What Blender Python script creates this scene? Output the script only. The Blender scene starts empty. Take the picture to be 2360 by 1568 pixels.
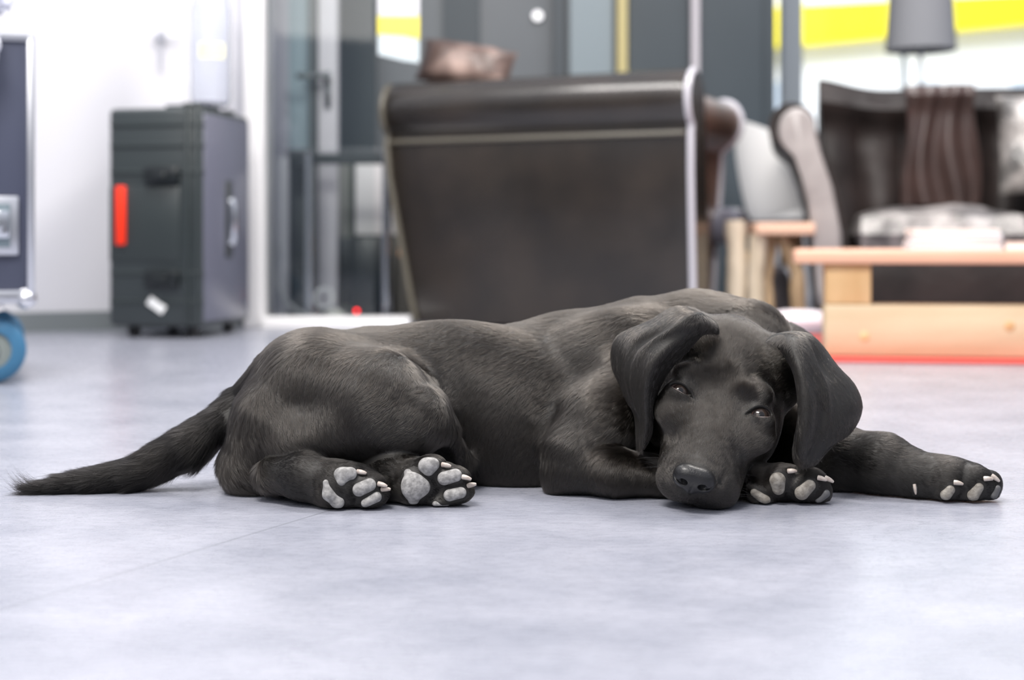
import bpy, bmesh, math, random
import numpy as np
from mathutils import Vector, Matrix, noise as mnoise

random.seed(7)
RNG = np.random.default_rng(7)
SC = bpy.context.scene
COL = SC.collection
PI = math.pi

# ------------------------------------------------------------------ camera
# 50 mm lens on a 36 mm sensor, held level 26 cm above the floor, frame shifted down
W, H = 2360, 1568
FPX = 50.0 / 36.0 * W          # focal length in pixels
HOR = 550.0                    # row of the horizon
CAMH = 0.262
cam_d = bpy.data.cameras.new('camera')
cam = bpy.data.objects.new('camera', cam_d)
COL.objects.link(cam)
cam.location = (0, 0, CAMH)
cam.rotation_euler = (PI / 2, 0, 0)
cam_d.lens = 50
cam_d.sensor_width = 36
cam_d.sensor_fit = 'HORIZONTAL'
cam_d.shift_y = -(H / 2 - HOR) / W
cam_d.clip_start = 0.02
cam_d.dof.use_dof = True
cam_d.dof.focus_distance = 1.385
cam_d.dof.aperture_fstop = 3.6
SC.camera = cam

def P(px, py, d):
    """world point seen at a pixel of the 2360x1568 frame, d metres in front of the camera"""
    return Vector(((px - W / 2) * d / FPX, d, CAMH - (py - HOR) * d / FPX))

# ------------------------------------------------------------------ world, lights, exposure
SC.view_settings.view_transform = 'Standard'
SC.view_settings.look = 'None'
SC.view_settings.gamma = 1
SC.view_settings.use_curve_mapping = False
SC.view_settings.exposure = 0.45
world = bpy.data.worlds.new('daylight')
SC.world = world
world.use_nodes = True
wn = world.node_tree
bg = wn.nodes['Background']
bg.inputs['Color'].default_value = (0.86, 0.89, 1.0, 1)
# soft daylight: dimmer near the horizon than overhead
w_tc = wn.nodes.new('ShaderNodeTexCoord'); w_sep = wn.nodes.new('ShaderNodeSeparateXYZ'); w_mr = wn.nodes.new('ShaderNodeMapRange')
w_mr.interpolation_type = 'SMOOTHSTEP'
w_mr.inputs['From Min'].default_value = 0.02; w_mr.inputs['From Max'].default_value = 0.55
w_mr.inputs['To Min'].default_value = 0.20; w_mr.inputs['To Max'].default_value = 0.72
wn.links.new(w_tc.outputs['Generated'], w_sep.inputs[0]); wn.links.new(w_sep.outputs['Z'], w_mr.inputs['Value']); wn.links.new(w_mr.outputs[0], bg.inputs['Strength'])

def area(name, loc, target, sx, sy, power, color=(1, 1, 1)):
    l = bpy.data.lights.new(name, 'AREA')
    l.shape = 'RECTANGLE'
    l.size = sx
    l.size_y = sy
    l.energy = power
    l.color = color
    o = bpy.data.objects.new(name, l)
    COL.objects.link(o)
    o.location = loc
    o.rotation_euler = (Vector(target) - Vector(loc)).to_track_quat('-Z', 'Y').to_euler()
    return o

area('unseen_overhead_light', (-0.7, 0.4, 2.6), (0.1, 1.5, 0), 1.2, 0.6, 80, (1.0, 0.955, 0.90))
area('unseen_overhead_light', (0.9, 2.6, 2.7), (0.5, 2.3, 0), 1.2, 0.6, 60, (1.0, 0.955, 0.90))
area('unseen_overhead_light', (-0.9, 2.7, 2.6), (-0.6, 3.0, 0), 1.2, 0.6, 34, (1.0, 0.97, 0.93))  # unseen lamp added overhead to brighten the far floor
area('front_fill_light', (-1.2, -1.5, 2.3), (0.1, 1.4, 0.1), 2.4, 1.4, 26, (1.0, 0.955, 0.90))  # fill lamp added behind the camera to lift the dog's face
area('unseen_overhead_light', (1.5, 4.1, 2.6), (1.3, 4.6, 0), 1.2, 0.6, 20, (1.0, 0.98, 0.96))  # unseen lamp added to brighten the tub chair and sofa corner
area('street_daylight', (1.5, 9.0, 5.0), (3.2, 13.0, 1.5), 4.0, 3.0, 420, (1.0, 1.0, 1.0))
# ------------------------------------------------------------------ materials
MATS = {}
def mat(name, color, rough=0.5, metal=0.0, spec=0.5, bump=None, vary=None, coat=0.0, trans=0.0,
        emit=None, stretch=None, ior=None, sheen=0.0, alpha=None):
    """bump=(scale, strength, distance)  vary=(scale, second colour, contrast lo, hi)"""
    if name in MATS:
        return MATS[name]
    m = bpy.data.materials.new(name)
    m.use_nodes = True
    nt = m.node_tree
    b = nt.nodes['Principled BSDF']
    b.inputs['Base Color'].default_value = (*color, 1)
    b.inputs['Roughness'].default_value = rough
    b.inputs['Metallic'].default_value = metal
    b.inputs['Specular IOR Level'].default_value = spec
    b.inputs['Coat Weight'].default_value = coat
    b.inputs['Coat Roughness'].default_value = 0.15
    b.inputs['Transmission Weight'].default_value = trans
    b.inputs['Sheen Weight'].default_value = sheen
    if ior: b.inputs['IOR'].default_value = ior
    if alpha is not None: b.inputs['Alpha'].default_value = alpha
    if emit:
        b.inputs['Emission Color'].default_value = (*emit[0], 1)
        b.inputs['Emission Strength'].default_value = emit[1]
    tc = nt.nodes.new('ShaderNodeTexCoord')
    mp = nt.nodes.new('ShaderNodeMapping')
    nt.links.new(tc.outputs['Object'], mp.inputs['Vector'])
    if stretch: mp.inputs['Scale'].default_value = stretch
    if bump:
        n = nt.nodes.new('ShaderNodeTexNoise')
        n.inputs['Scale'].default_value = bump[0]
        n.inputs['Detail'].default_value = 5
        nt.links.new(mp.outputs['Vector'], n.inputs['Vector'])
        bp = nt.nodes.new('ShaderNodeBump')
        bp.inputs['Strength'].default_value = bump[1]
        bp.inputs['Distance'].default_value = bump[2]
        nt.links.new(n.outputs['Fac'], bp.inputs['Height'])
        nt.links.new(bp.outputs['Normal'], b.inputs['Normal'])
    if vary:
        n = nt.nodes.new('ShaderNodeTexNoise')
        n.inputs['Scale'].default_value = vary[0]
        n.inputs['Detail'].default_value = 6
        nt.links.new(mp.outputs['Vector'], n.inputs['Vector'])
        r = nt.nodes.new('ShaderNodeValToRGB')
        r.color_ramp.elements[0].position = vary[2]
        r.color_ramp.elements[1].position = vary[3]
        r.color_ramp.elements[0].color = (*color, 1)
        r.color_ramp.elements[1].color = (*vary[1], 1)
        nt.links.new(n.outputs['Fac'], r.inputs['Fac'])
        nt.links.new(r.outputs['Color'], b.inputs['Base Color'])
    MATS[name] = m
    return m

# ------------------------------------------------------------------ mesh helpers
def link(o, parent=None):
    COL.objects.link(o)
    if parent is not None:
        o.parent = parent
    return o

def thing(name, label, cat, loc=(0, 0, 0), rz=0.0, group=None):
    o = bpy.data.objects.new(name, None)
    o.empty_display_size = 0.05
    link(o)
    o.location = loc
    o.rotation_euler = (0, 0, rz)
    o['label'] = label
    o['category'] = cat
    if group: o['group'] = group
    return o

def tag(o, label, cat, group=None):
    o['label'] = label
    o['category'] = cat
    if group: o['group'] = group
    return o

def obj(name, bm, m, parent=None, smooth=True, loc=None, rz=None, label=None):
    me = bpy.data.meshes.new(name)
    bmesh.ops.recalc_face_normals(bm, faces=bm.faces)
    bm.to_mesh(me)
    bm.free()
    me.materials.append(m)
    for p in me.polygons: p.use_smooth = smooth
    if smooth:
        try: me.set_sharp_from_angle(angle=math.radians(40))
        except Exception: pass
    o = bpy.data.objects.new(name, me)
    link(o, parent)
    if loc is not None: o.location = loc
    if rz is not None: o.rotation_euler = (0, 0, rz)
    if label: o['label'] = label
    return o

def struct(name, bm, m, parent=None, smooth=False, **k):
    o = obj(name, bm, m, parent, smooth, **k)
    if parent is None: o['kind'] = 'structure'
    return o

def BM(): return bmesh.new()

def box(bm, x0, x1, y0, y1, z0, z1, bevel=0.0, seg=2, mtx=None):
    r = bmesh.ops.create_cube(bm, size=1)
    vs = r['verts']
    for v in vs:
        v.co = Vector(((x0 + x1) / 2 + v.co.x * (x1 - x0), (y0 + y1) / 2 + v.co.y * (y1 - y0), (z0 + z1) / 2 + v.co.z * (z1 - z0)))
    if bevel > 0:
        es = list({e for v in vs for e in v.link_edges})
        r2 = bmesh.ops.bevel(bm, geom=es, offset=bevel, segments=seg, affect='EDGES', profile=0.5)
        vs = list({v for f in r2['faces'] for v in f.verts} | {v for v in vs if v.is_valid})
    if mtx is not None:
        for v in vs: v.co = mtx @ v.co
    return bm

def tube(bm, pts, radii, n=12, cap=True, flat=1.0):
    """round tube along points; radii a number or a list"""
    pts = [Vector(p) for p in pts]
    if not hasattr(radii, '__len__'): radii = [radii] * len(pts)
    rings = []
    up = None
    for i, p in enumerate(pts):
        t = (pts[min(i + 1, len(pts) - 1)] - pts[max(i - 1, 0)]).normalized()
        if up is None:
            up = Vector((0, 0, 1)) if abs(t.z) < 0.9 else Vector((0, 1, 0))
        a = t.cross(up).normalized()
        b = a.cross(t).normalized()
        up = b
        rings.append([bm.verts.new(p + (a * math.cos(2 * PI * k / n) + b * math.sin(2 * PI * k / n) * flat) * radii[i]) for k in range(n)])
    for i in range(len(rings) - 1):
        for k in range(n):
            bm.faces.new((rings[i][k], rings[i][(k + 1) % n], rings[i + 1][(k + 1) % n], rings[i + 1][k]))
    if cap:
        bm.faces.new(rings[0][::-1])
        bm.faces.new(rings[-1])
    return bm

def lathe(bm, prof, n=32, c=(0, 0, 0)):
    """profile of (r, z) turned about z"""
    rings = []
    for r, z in prof:
        if r < 1e-6:
            rings.append([bm.verts.new((c[0], c[1], c[2] + z))])
        else:
            rings.append([bm.verts.new((c[0] + r * math.cos(2 * PI * k / n), c[1] + r * math.sin(2 * PI * k / n), c[2] + z)) for k in range(n)])
    for a, b in zip(rings, rings[1:]):
        for k in range(n):
            k2 = (k + 1) % n
            if len(a) == 1 and len(b) == 1: continue
            if len(a) == 1: bm.faces.new((a[0], b[k], b[k2]))
            elif len(b) == 1: bm.faces.new((a[k], a[k2], b[0]))
            else: bm.faces.new((a[k], a[k2], b[k2], b[k]))
    return bm

def grid_surface(bm, rows, closed_u=False):
    """rows of points -> quad sheet"""
    vv = [[bm.verts.new(p) for p in r] for r in rows]
    for a, b in zip(vv, vv[1:]):
        m = len(a)
        for k in range(m if closed_u else m - 1):
            k2 = (k + 1) % m
            bm.faces.new((a[k], a[k2], b[k2], b[k]))
    return vv

def cushion(bm, sx, sy, sz, mtx=None, n=14, puff=0.35, seed=0, wr=0.006):
    """stuffed cushion: pinched rim, full middle, soft creases"""
    vv = {}
    for s in (1, -1):
        for i in range(n + 1):
            for j in range(n + 1):
                u, v = i / n * 2 - 1, j / n * 2 - 1
                e = (max(0, 1 - abs(u) ** 3.2) * max(0, 1 - abs(v) ** 3.2)) ** puff
                z = s * sz / 2 * e
                x = sx / 2 * u * (1 - 0.05 * (1 - v * v)) ; y = sy / 2 * v * (1 - 0.05 * (1 - u * u))
                w = mnoise.noise(Vector((x * 9 + seed, y * 9, s * 3.0))) * wr * e
                edge = i in (0, n) or j in (0, n)
                key = (i, j) if edge else (i, j, s)
                if key not in vv:
                    p = Vector((x, y, z + w))
                    vv[key] = bm.verts.new(mtx @ p if mtx is not None else p)
    g = lambda i, j, s: vv.get((i, j)) or vv[(i, j, s)]
    for s in (1, -1):
        for i in range(n):
            for j in range(n):
                f = [g(i, j, s), g(i + 1, j, s), g(i + 1, j + 1, s), g(i, j + 1, s)]
                bm.faces.new(f if s > 0 else f[::-1])
    return bm
# ================================================================== THE SETTING
# floor: grey vinyl slabs with thin seams, laid at an angle to the camera
def floor_material():
    m = bpy.data.materials.new('grey_vinyl_floor')
    m.use_nodes = True
    nt = m.node_tree
    L = nt.links
    b = nt.nodes['Principled BSDF']
    tc = nt.nodes.new('ShaderNodeTexCoord')
    def noise(scale, detail, stretch=(1, 1, 1), rot=0.0, rough=0.6):
        mp = nt.nodes.new('ShaderNodeMapping')
        mp.inputs['Scale'].default_value = stretch
        mp.inputs['Rotation'].default_value = (0, 0, rot)
        n = nt.nodes.new('ShaderNodeTexNoise')
        n.inputs['Scale'].default_value = scale
        n.inputs['Detail'].default_value = detail
        n.inputs['Roughness'].default_value = rough
        L.new(tc.outputs['Object'], mp.inputs['Vector'])
        L.new(mp.outputs['Vector'], n.inputs['Vector'])
        return n
    cloud = noise(7, 10, (1, 1.3, 1), 0.3)
    fine = noise(45, 10, (1, 2.6, 1), 0.35, 0.8)
    r1 = nt.nodes.new('ShaderNodeValToRGB')
    r1.color_ramp.elements[0].position = 0.33
    r1.color_ramp.elements[1].position = 0.68
    r1.color_ramp.elements[0].color = (0.215, 0.226, 0.272, 1)
    r1.color_ramp.elements[1].color = (0.295, 0.304, 0.354, 1)
    L.new(cloud.outputs['Fac'], r1.inputs['Fac'])
    mix = nt.nodes.new('ShaderNodeMix')
    mix.data_type = 'RGBA'; mix.blend_type = 'OVERLAY'
    mix.inputs['Factor'].default_value = 0.55
    L.new(r1.outputs['Color'], mix.inputs['A'])
    r2 = nt.nodes.new('ShaderNodeValToRGB')
    r2.color_ramp.elements[0].position = 0.3
    r2.color_ramp.elements[1].position = 0.72
    r2.color_ramp.elements[0].color = (0.36, 0.36, 0.37, 1)
    r2.color_ramp.elements[1].color = (0.64, 0.64, 0.64, 1)
    L.new(fine.outputs['Fac'], r2.inputs['Fac'])
    L.new(r2.outputs['Color'], mix.inputs['B'])
    # seams
    mp = nt.nodes.new('ShaderNodeMapping')
    ang = -math.atan2(0.241, 0.122)
    mp.inputs['Rotation'].default_value = (0, 0, ang)
    # put one long seam through the point under the hind paws
    v = Matrix.Rotation(ang, 3, 'Z') @ Vector((-0.179, 1.363, 0))
    mp.inputs['Location'].default_value = (-v.x + 1.3, -v.y, 0)
    br = nt.nodes.new('ShaderNodeTexBrick')
    br.inputs['Scale'].default_value = 1.0
    br.inputs['Brick Width'].default_value = 3.0
    br.inputs['Row Height'].default_value = 0.92
    br.inputs['Mortar Size'].default_value = 0.0011
    br.inputs['Mortar Smooth'].default_value = 0.3
    br.offset = 0.0
    L.new(tc.outputs['Object'], mp.inputs['Vector'])
    L.new(mp.outputs['Vector'], br.inputs['Vector'])
    mix2 = nt.nodes.new('ShaderNodeMix')
    mix2.data_type = 'RGBA'
    L.new(br.outputs['Fac'], mix2.inputs['Factor'])
    L.new(mix.outputs['Result'], mix2.inputs['A'])
    mix2.inputs['B'].default_value = (0.17, 0.18, 0.21, 1)
    L.new(mix2.outputs['Result'], b.inputs['Base Color'])
    rr = nt.nodes.new('ShaderNodeMapRange')
    rr.inputs['To Min'].default_value = 0.20
    rr.inputs['To Max'].default_value = 0.36
    L.new(fine.outputs['Fac'], rr.inputs['Value'])
    L.new(rr.outputs['Result'], b.inputs['Roughness'])
    b.inputs['Specular IOR Level'].default_value = 0.85
    bp = nt.nodes.new('ShaderNodeBump')
    bp.inputs['Strength'].default_value = 0.06
    bp.inputs['Distance'].default_value = 0.002
    L.new(fine.outputs['Fac'], bp.inputs['Height'])
    L.new(bp.outputs['Normal'], b.inputs['Normal'])
    return m

bm = BM(); box(bm, -4.0, 5.0, -2.0, 7.2, -0.06, 0.0)
struct('floor', bm, floor_material())

white_paint = mat('white_wall_paint', (0.60, 0.60, 0.645), 0.6, bump=(90, 0.08, 0.001))
grey_skirt = mat('grey_skirting', (0.16, 0.18, 0.19), 0.5)
white_frame = mat('white_lacquered_frame', (0.82, 0.81, 0.82), 0.35)
slate = mat('slate_grey_panel', (0.040, 0.054, 0.066), 0.45, vary=(2.0, (0.050, 0.066, 0.080), 0.3, 0.7))
slate_mid = mat('mid_grey_panel', (0.105, 0.117, 0.132), 0.4, vary=(1.5, (0.130, 0.145, 0.160), 0.3, 0.7))
slate_blue = mat('blue_grey_panel', (0.24, 0.29, 0.32), 0.35)
slate_dark = mat('dark_grey_groove', (0.055, 0.068, 0.08), 0.5)
chrome = mat('polished_chrome', (0.80, 0.82, 0.86), 0.14, metal=1.0)
alu = mat('brushed_aluminium', (0.72, 0.73, 0.77), 0.3, metal=1.0)
def pane_glass():
    """thin sheet glass: lets light straight through, mirrors a little"""
    m = bpy.data.materials.new('clear_glass'); m.use_nodes = True
    nt = m.node_tree
    nt.nodes.remove(nt.nodes['Principled BSDF'])
    t = nt.nodes.new('ShaderNodeBsdfTransparent'); t.inputs['Color'].default_value = (0.95, 0.97, 0.97, 1)
    g = nt.nodes.new('ShaderNodeBsdfGlossy'); g.inputs['Roughness'].default_value = 0.03
    f = nt.nodes.new('ShaderNodeFresnel'); f.inputs['IOR'].default_value = 1.45
    x = nt.nodes.new('ShaderNodeMixShader')
    nt.links.new(f.outputs[0], x.inputs[0]); nt.links.new(t.outputs[0], x.inputs[1]); nt.links.new(g.outputs[0], x.inputs[2])
    nt.links.new(x.outputs[0], nt.nodes['Material Output'].inputs['Surface'])
    return m
clear_glass = pane_glass()

# left wall runs away from the camera at an angle and ends at a white corner post
WA = Vector(((60 - 1180) * 3.95 / FPX - 0.6, 3.72, 0)); WB = P(590, 550, 4.24); WB.z = 0
def wall_strip(bm, a, b, off, th, z0, z1):
    d = (b - a).normalized(); nrm = Vector((d.y, -d.x, 0))       # towards the camera
    if nrm.y > 0: nrm = -nrm
    p = [a + nrm * off, b + nrm * off, b + nrm * (off - th), a + nrm * (off - th)]
    lo = [bm.verts.new((q.x, q.y, z0)) for q in p]; hi = [bm.verts.new((q.x, q.y, z1)) for q in p]
    bm.faces.new(lo[::-1]); bm.faces.new(hi)
    for k in range(4): bm.faces.new((lo[k], lo[(k + 1) % 4], hi[(k + 1) % 4], hi[k]))
    return bm
bm = BM(); wall_strip(bm, WA, WB, 0.0, 0.12, 0, 2.6)
struct('wall_left', bm, white_paint)
bm = BM(); wall_strip(bm, WA, WB - (WB - WA).normalized() * 0.03, 0.014, 0.0135, 0, 0.055)
struct('baseboard_left', bm, grey_skirt)
bm = BM(); box(bm, WB.x - 0.028, WB.x + 0.03, 4.19, 4.36, 0, 2.6, 0.003)
struct('trim_1', bm, white_frame)

# back wall behind the glass partition, faced with grey panels
BW = 5.6
def X(px, d): return (px - 1180) * d / FPX
def Z(py, d): return CAMH - (py - HOR) * d / FPX
bm = BM(); box(bm, -1.6, X(1755, BW), BW, BW + 0.12, 0, 2.6)
struct('wall_back', bm, slate_mid)
n_trim = [1]
def panel(x0, x1, m, proud=0.02, z0=0.0, z1=2.6):
    n_trim[0] += 1
    b_ = BM(); box(b_, X(x0, BW), X(x1, BW), BW - proud, BW - 0.001, z0, z1, 0.002)
    return struct('trim_%d' % n_trim[0], b_, m)
panel(778, 868, slate, 0.03)
panel(1022, 1105, slate_dark, 0.02)
panel(1276, 1300, slate_dark, 0.05)
panel(1312, 1412, slate_blue, 0.03)
panel(1421, 1443, mat('yellow_oak_strip', (0.55, 0.47, 0.22), 0.4), 0.06)
panel(1446, 1586, slate, 0.03)
panel(1610, 1754, slate, 0.03)
panel(1589, 1607, mat('pale_lilac_trim', (0.55, 0.52, 0.56), 0.4), 0.07)
# round light switch high on the grey panel
sw = BM()
tube(sw, [(X(1239, BW), BW - 0.001, Z(38, BW)), (X(1239, BW), BW - 0.02, Z(38, BW))], [0.022, 0.019], 20)
tag(obj('door_knob', sw, alu), 'small round pale knob on the grey panel above the armchair back', 'knob')

# glass door with narrow pane, white stile and lever handle
dr = BM(); d0 = 4.75
box(dr, X(618, d0), X(664, d0), d0, d0 + 0.04, 0.02, 2.3, 0.003)
door = struct('door_1', dr, mat('door_grey_lilac', (0.40, 0.40, 0.45), 0.4))
dr = BM(); box(dr, X(660, d0), X(712, d0), d0 + 0.012, d0 + 0.022, 0.56, 2.25); struct('door_glass', dr, mat('blue_grey_glass', (0.30, 0.38, 0.42), 0.1, coat=0.5), door)
dr = BM(); box(dr, X(712, d0), X(731, d0), d0 - 0.01, d0 + 0.05, 0.02, 2.3, 0.002); struct('door_seal', dr, slate_dark, door)
dr = BM(); box(dr, X(733, d0), X(777, d0), d0, d0 + 0.05, 0.02, 2.3, 0.003); struct('door_stile', dr, mat('door_white_lilac', (0.52, 0.50, 0.54), 0.4), door)
dr = BM(); box(dr, X(664, d0), X(712, d0), d0, d0 + 0.04, 0.5, 0.56, 0.002); struct('door_rail', dr, slate_dark, door)
dr = BM()
box(dr, X(749, d0), X(763, d0), d0 - 0.012, d0, Z(250, d0), Z(165, d0), 0.004)
tube(dr, [(X(756, d0), d0 - 0.01, Z(180, d0)), (X(756, d0), d0 - 0.055, Z(180, d0)), (X(740, d0), d0 - 0.06, Z(180, d0)), (X(690, d0), d0 - 0.058, Z(180, d0))], 0.010, 10)
box(dr, X(751, d0), X(762, d0), d0 - 0.02, d0 - 0.01, Z(226, d0), Z(205, d0), 0.003)
obj('door_handle', dr, mat('dark_steel', (0.10, 0.11, 0.12), 0.3, metal=0.8), door)

# glass partition: white bottom rail and a clear sheet
gp = 4.25
bm = BM()
box(bm, WB.x + 0.03, X(948, gp), gp - 0.09, gp + 0.03, 0, 0.030, 0.003)
part = struct('window_1', bm, white_frame)
bm = BM(); box(bm, WB.x + 0.03, X(862, gp), gp, gp + 0.008, 0.0305, 2.6)
struct('window_pane', bm, clear_glass, part)

# ---- right: shop window with a grey post and a low sill wall
ww = 6.3
sx0 = X(1757, BW) ; sz = Z(345, ww)
bm = BM(); box(bm, sx0, 5.0, ww, ww + 0.14, 0, sz - 0.03)
struct('wall_right', bm, mat('window_wall_paint', (0.62, 0.62, 0.65), 0.6))
bm = BM(); box(bm, sx0, 5.0, ww - 0.06, ww + 0.14, sz - 0.03, sz, 0.004)
struct('trim_20', bm, grey_skirt)
win_frame = mat('window_frame_pale_grey', (0.36, 0.40, 0.44), 0.4)
bm = BM()
for a, b_ in ((1804, 1850), (2640, 2690)):
    box(bm, X(a, ww), X(b_, ww), ww, ww + 0.09, sz, 2.6, 0.003)
w2 = struct('window_2', bm, win_frame)
bm = BM(); box(bm, X(2084, ww), X(2092, ww), ww + 0.02, ww + 0.05, sz, 2.6); struct('window_mullion', bm, mat('seal_grey', (0.45, 0.52, 0.55), 0.4), w2)
bm = BM(); box(bm, sx0, X(2690, ww), ww + 0.03, ww + 0.036, sz, 2.6); struct('window_pane', bm, clear_glass, w2)
bm = BM(); box(bm, sx0 - 0.01, sx0 + 0.05, BW, ww + 0.1, 0, 2.6); struct('wall_niche', bm, slate)

# ---- outside: pavement and a white building with a yellow sign band
bm = BM(); box(bm, -6, 16, ww + 0.2, 26, -0.25, -0.2)
struct('pavement', bm, mat('pale_pavement', (0.75, 0.76, 0.78), 0.8, bump=(20, 0.2, 0.01)))
fd = 13.0
sb = thing('shop_building', 'bright white building across the street with a yellow sign band', 'building', (X(2050, fd), fd, -0.2))
def loc_box(x0, x1, y0, y1, z0, z1, **k):
    b_ = BM(); o = sb.location
    box(b_, x0 - o.x, x1 - o.x, y0 - o.y, y1 - o.y, z0 - o.z, z1 - o.z, **k)
    return b_
obj('facade', loc_box(X(1500, fd), X(2900, fd), fd, fd + 3, -0.2, 6.0), mat('white_render', (0.9, 0.9, 0.93), 0.7), sb, smooth=False)
# sign band slopes a little: bottom edge lower on the left
b_ = BM(); o = sb.location
for (xa, xb, ya, yb, yc, yd) in ((1700, 2420, 30, -6, 56, 124),):
    pts = [(xa, ya), (xb, yb), (xb, yc), (xa, yd)]
    fr = [b_.verts.new(Vector((X(x, fd), fd - 0.25, Z(y, fd))) - o) for x, y in pts]
    bk = [b_.verts.new(Vector((X(x, fd), fd - 0.001, Z(y, fd))) - o) for x, y in pts]
    b_.faces.new(fr[::-1]); b_.faces.new(bk)
    for k in range(4): b_.faces.new((fr[k], fr[(k + 1) % 4], bk[(k + 1) % 4], bk[k]))
obj('sign_band', b_, mat('yellow_sign', (0.95, 0.80, 0.01), 0.45), sb, smooth=False)
for k, (a, c) in enumerate(((1745, 1800), (2110, 2160), (2330, 2400))):
    obj('shop_window', loc_box(X(a, fd), X(c, fd), fd - 0.03, fd - 0.001, Z(270, fd), Z(190, fd)), mat('pale_shop_glass', (0.55, 0.62, 0.72), 0.2), sb, smooth=False)

# ================================================================== THINGS
# ---- painted plates standing in for a reflection in the partition glass (white over yellow over pale blue, bottom edge cut on a slant)
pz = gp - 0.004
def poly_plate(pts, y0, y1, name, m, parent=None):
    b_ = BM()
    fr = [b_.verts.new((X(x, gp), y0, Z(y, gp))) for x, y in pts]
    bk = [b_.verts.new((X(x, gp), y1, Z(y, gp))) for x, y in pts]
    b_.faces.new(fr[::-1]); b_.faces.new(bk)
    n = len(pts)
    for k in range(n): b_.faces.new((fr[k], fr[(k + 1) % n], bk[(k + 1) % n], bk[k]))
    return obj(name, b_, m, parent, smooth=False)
po = poly_plate([(872, -120), (966, -120), (966, 145), (930, 140), (872, 126)], pz - 0.0015, pz + 0.0005, 'painted_reflection', mat('reflection_pale_blue', (0.60, 0.68, 0.72), 0.35))
tag(po, 'pale painted reflection with one yellow band in the partition glass beside the door', 'painted_reflection')
poly_plate([(872, 38), (966, 38), (966, 92), (930, 84), (872, 80)], pz - 0.003, pz - 0.0016, 'yellow_band', mat('reflection_yellow', (0.95, 0.83, 0.10), 0.4), po)
poly_plate([(872, -120), (966, -120), (966, 36), (872, 36)], pz - 0.003, pz - 0.0016, 'white_band', mat('reflection_white', (0.74, 0.74, 0.78), 0.4), po)

# ---- black equipment trunk on castors, standing on end
blk = mat('black_trunk_plastic', (0.022, 0.030, 0.032), 0.34, spec=0.9, bump=(160, 0.25, 0.001))
blk2 = mat('black_trunk_ridges', (0.030, 0.038, 0.040), 0.35, bump=(160, 0.2, 0.001))
TC = P(465, 550, 3.70); TC.z = 0
tr = thing('equipment_trunk', 'black plastic trunk on castors with a bright red tag by the white wall', 'trunk', TC, math.radians(-11.0))
TW, TD, T0, T1 = 0.262, 0.335, 0.030, 0.605
bm = BM(); box(bm, -TW, 0, 0, TD, T0, T1, 0.014, 3); obj('shell', bm, blk, tr)
bm = BM()
for z in (0.09, 0.165, 0.43, 0.50, 0.555):                # moulded ribs round the shell
    box(bm, -TW + 0.006, 0.0015, -0.004, 0.10, z, z + 0.012, 0.0025)
for x in (-0.045, -0.018): box(bm, x, x + 0.012, -0.008, 0.02, T0 + 0.005, T1 + 0.012, 0.003)
box(bm, -TW + 0.003, -0.06, -0.004, 0.02, 0.20, 0.40, 0.006)
obj('rib', bm, blk2, tr)
for z in (0.135, 0.405):
    bm = BM()
    box(bm, -0.155, -0.060, -0.020, 0.004, z, z + 0.045, 0.005); box(bm, -0.125, -0.09, -0.027, -0.018, z + 0.006, z + 0.03, 0.004)
    obj('latch', bm, mat('black_latch', (0.012, 0.015, 0.017), 0.3), tr)
bm = BM(); box(bm, -TW + 0.026, -TW + 0.052, -0.014, 0.0, 0.245, 0.400, 0.003)
obj('red_tag', bm, mat('signal_red', (0.95, 0.035, 0.006), 0.45), tr, label='bright red vertical tag')
bm = BM(); box(bm, -0.026, 0.026, -0.0015, 0.0035, -0.012, 0.012, 0.001, 1, Matrix.Translation((-0.125, -0.004, 0.087)) @ Matrix.Rotation(math.radians(33), 4, 'Y'))
obj('sticker', bm, mat('white_sticker', (0.85, 0.86, 0.86), 0.4), tr, label='small slanted white sticker')
bm = BM(); box(bm, -0.004, 0.0025, 0.012, TD - 0.012, T0 + 0.014, T1 - 0.014, 0.0028)  # side face made lighter, its reflection painted into the colour
obj('side_reflection', bm, mat('trunk_side_reflection', (0.135, 0.140, 0.185), 0.28, spec=0.8), tr, label='trunk side with a pale reflection painted in')
bm = BM()
box(bm, -0.002, 0.006, 0.15, 0.195, 0.21, 0.42, 0.002)
obj('handle_recess', bm, mat('handle_recess_grey', (0.05, 0.055, 0.06), 0.4), tr)
bm = BM(); tube(bm, [(0.008, 0.172, 0.250), (0.016, 0.172, 0.262), (0.018, 0.172, 0.31), (0.016, 0.172, 0.352), (0.008, 0.172, 0.366)], 0.0125, 12)
obj('handle', bm, chrome, tr)
bm = BM(); box(bm, -0.13, -0.02, 0.06, 0.09, T1, T1 + 0.013, 0.004); box(bm, -0.06, -0.015, 0.01, 0.16, T1 + 0.0005, T1 + 0.012, 0.004); box(bm, -0.045, -0.015, 0.22, 0.27, T1 + 0.0005, T1 + 0.012, 0.004); obj('top_handle', bm, blk2, tr)
for (x, y) in ((-0.045, 0.045), (-0.21, 0.045), (-0.045, 0.29), (-0.21, 0.29)):
    bm = BM(); tube(bm, [(x - 0.011, y, 0.0165), (x + 0.011, y, 0.0165)], 0.0160, 16); obj('castor', bm, mat('castor_black', (0.02, 0.02, 0.022), 0.5), tr)

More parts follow.
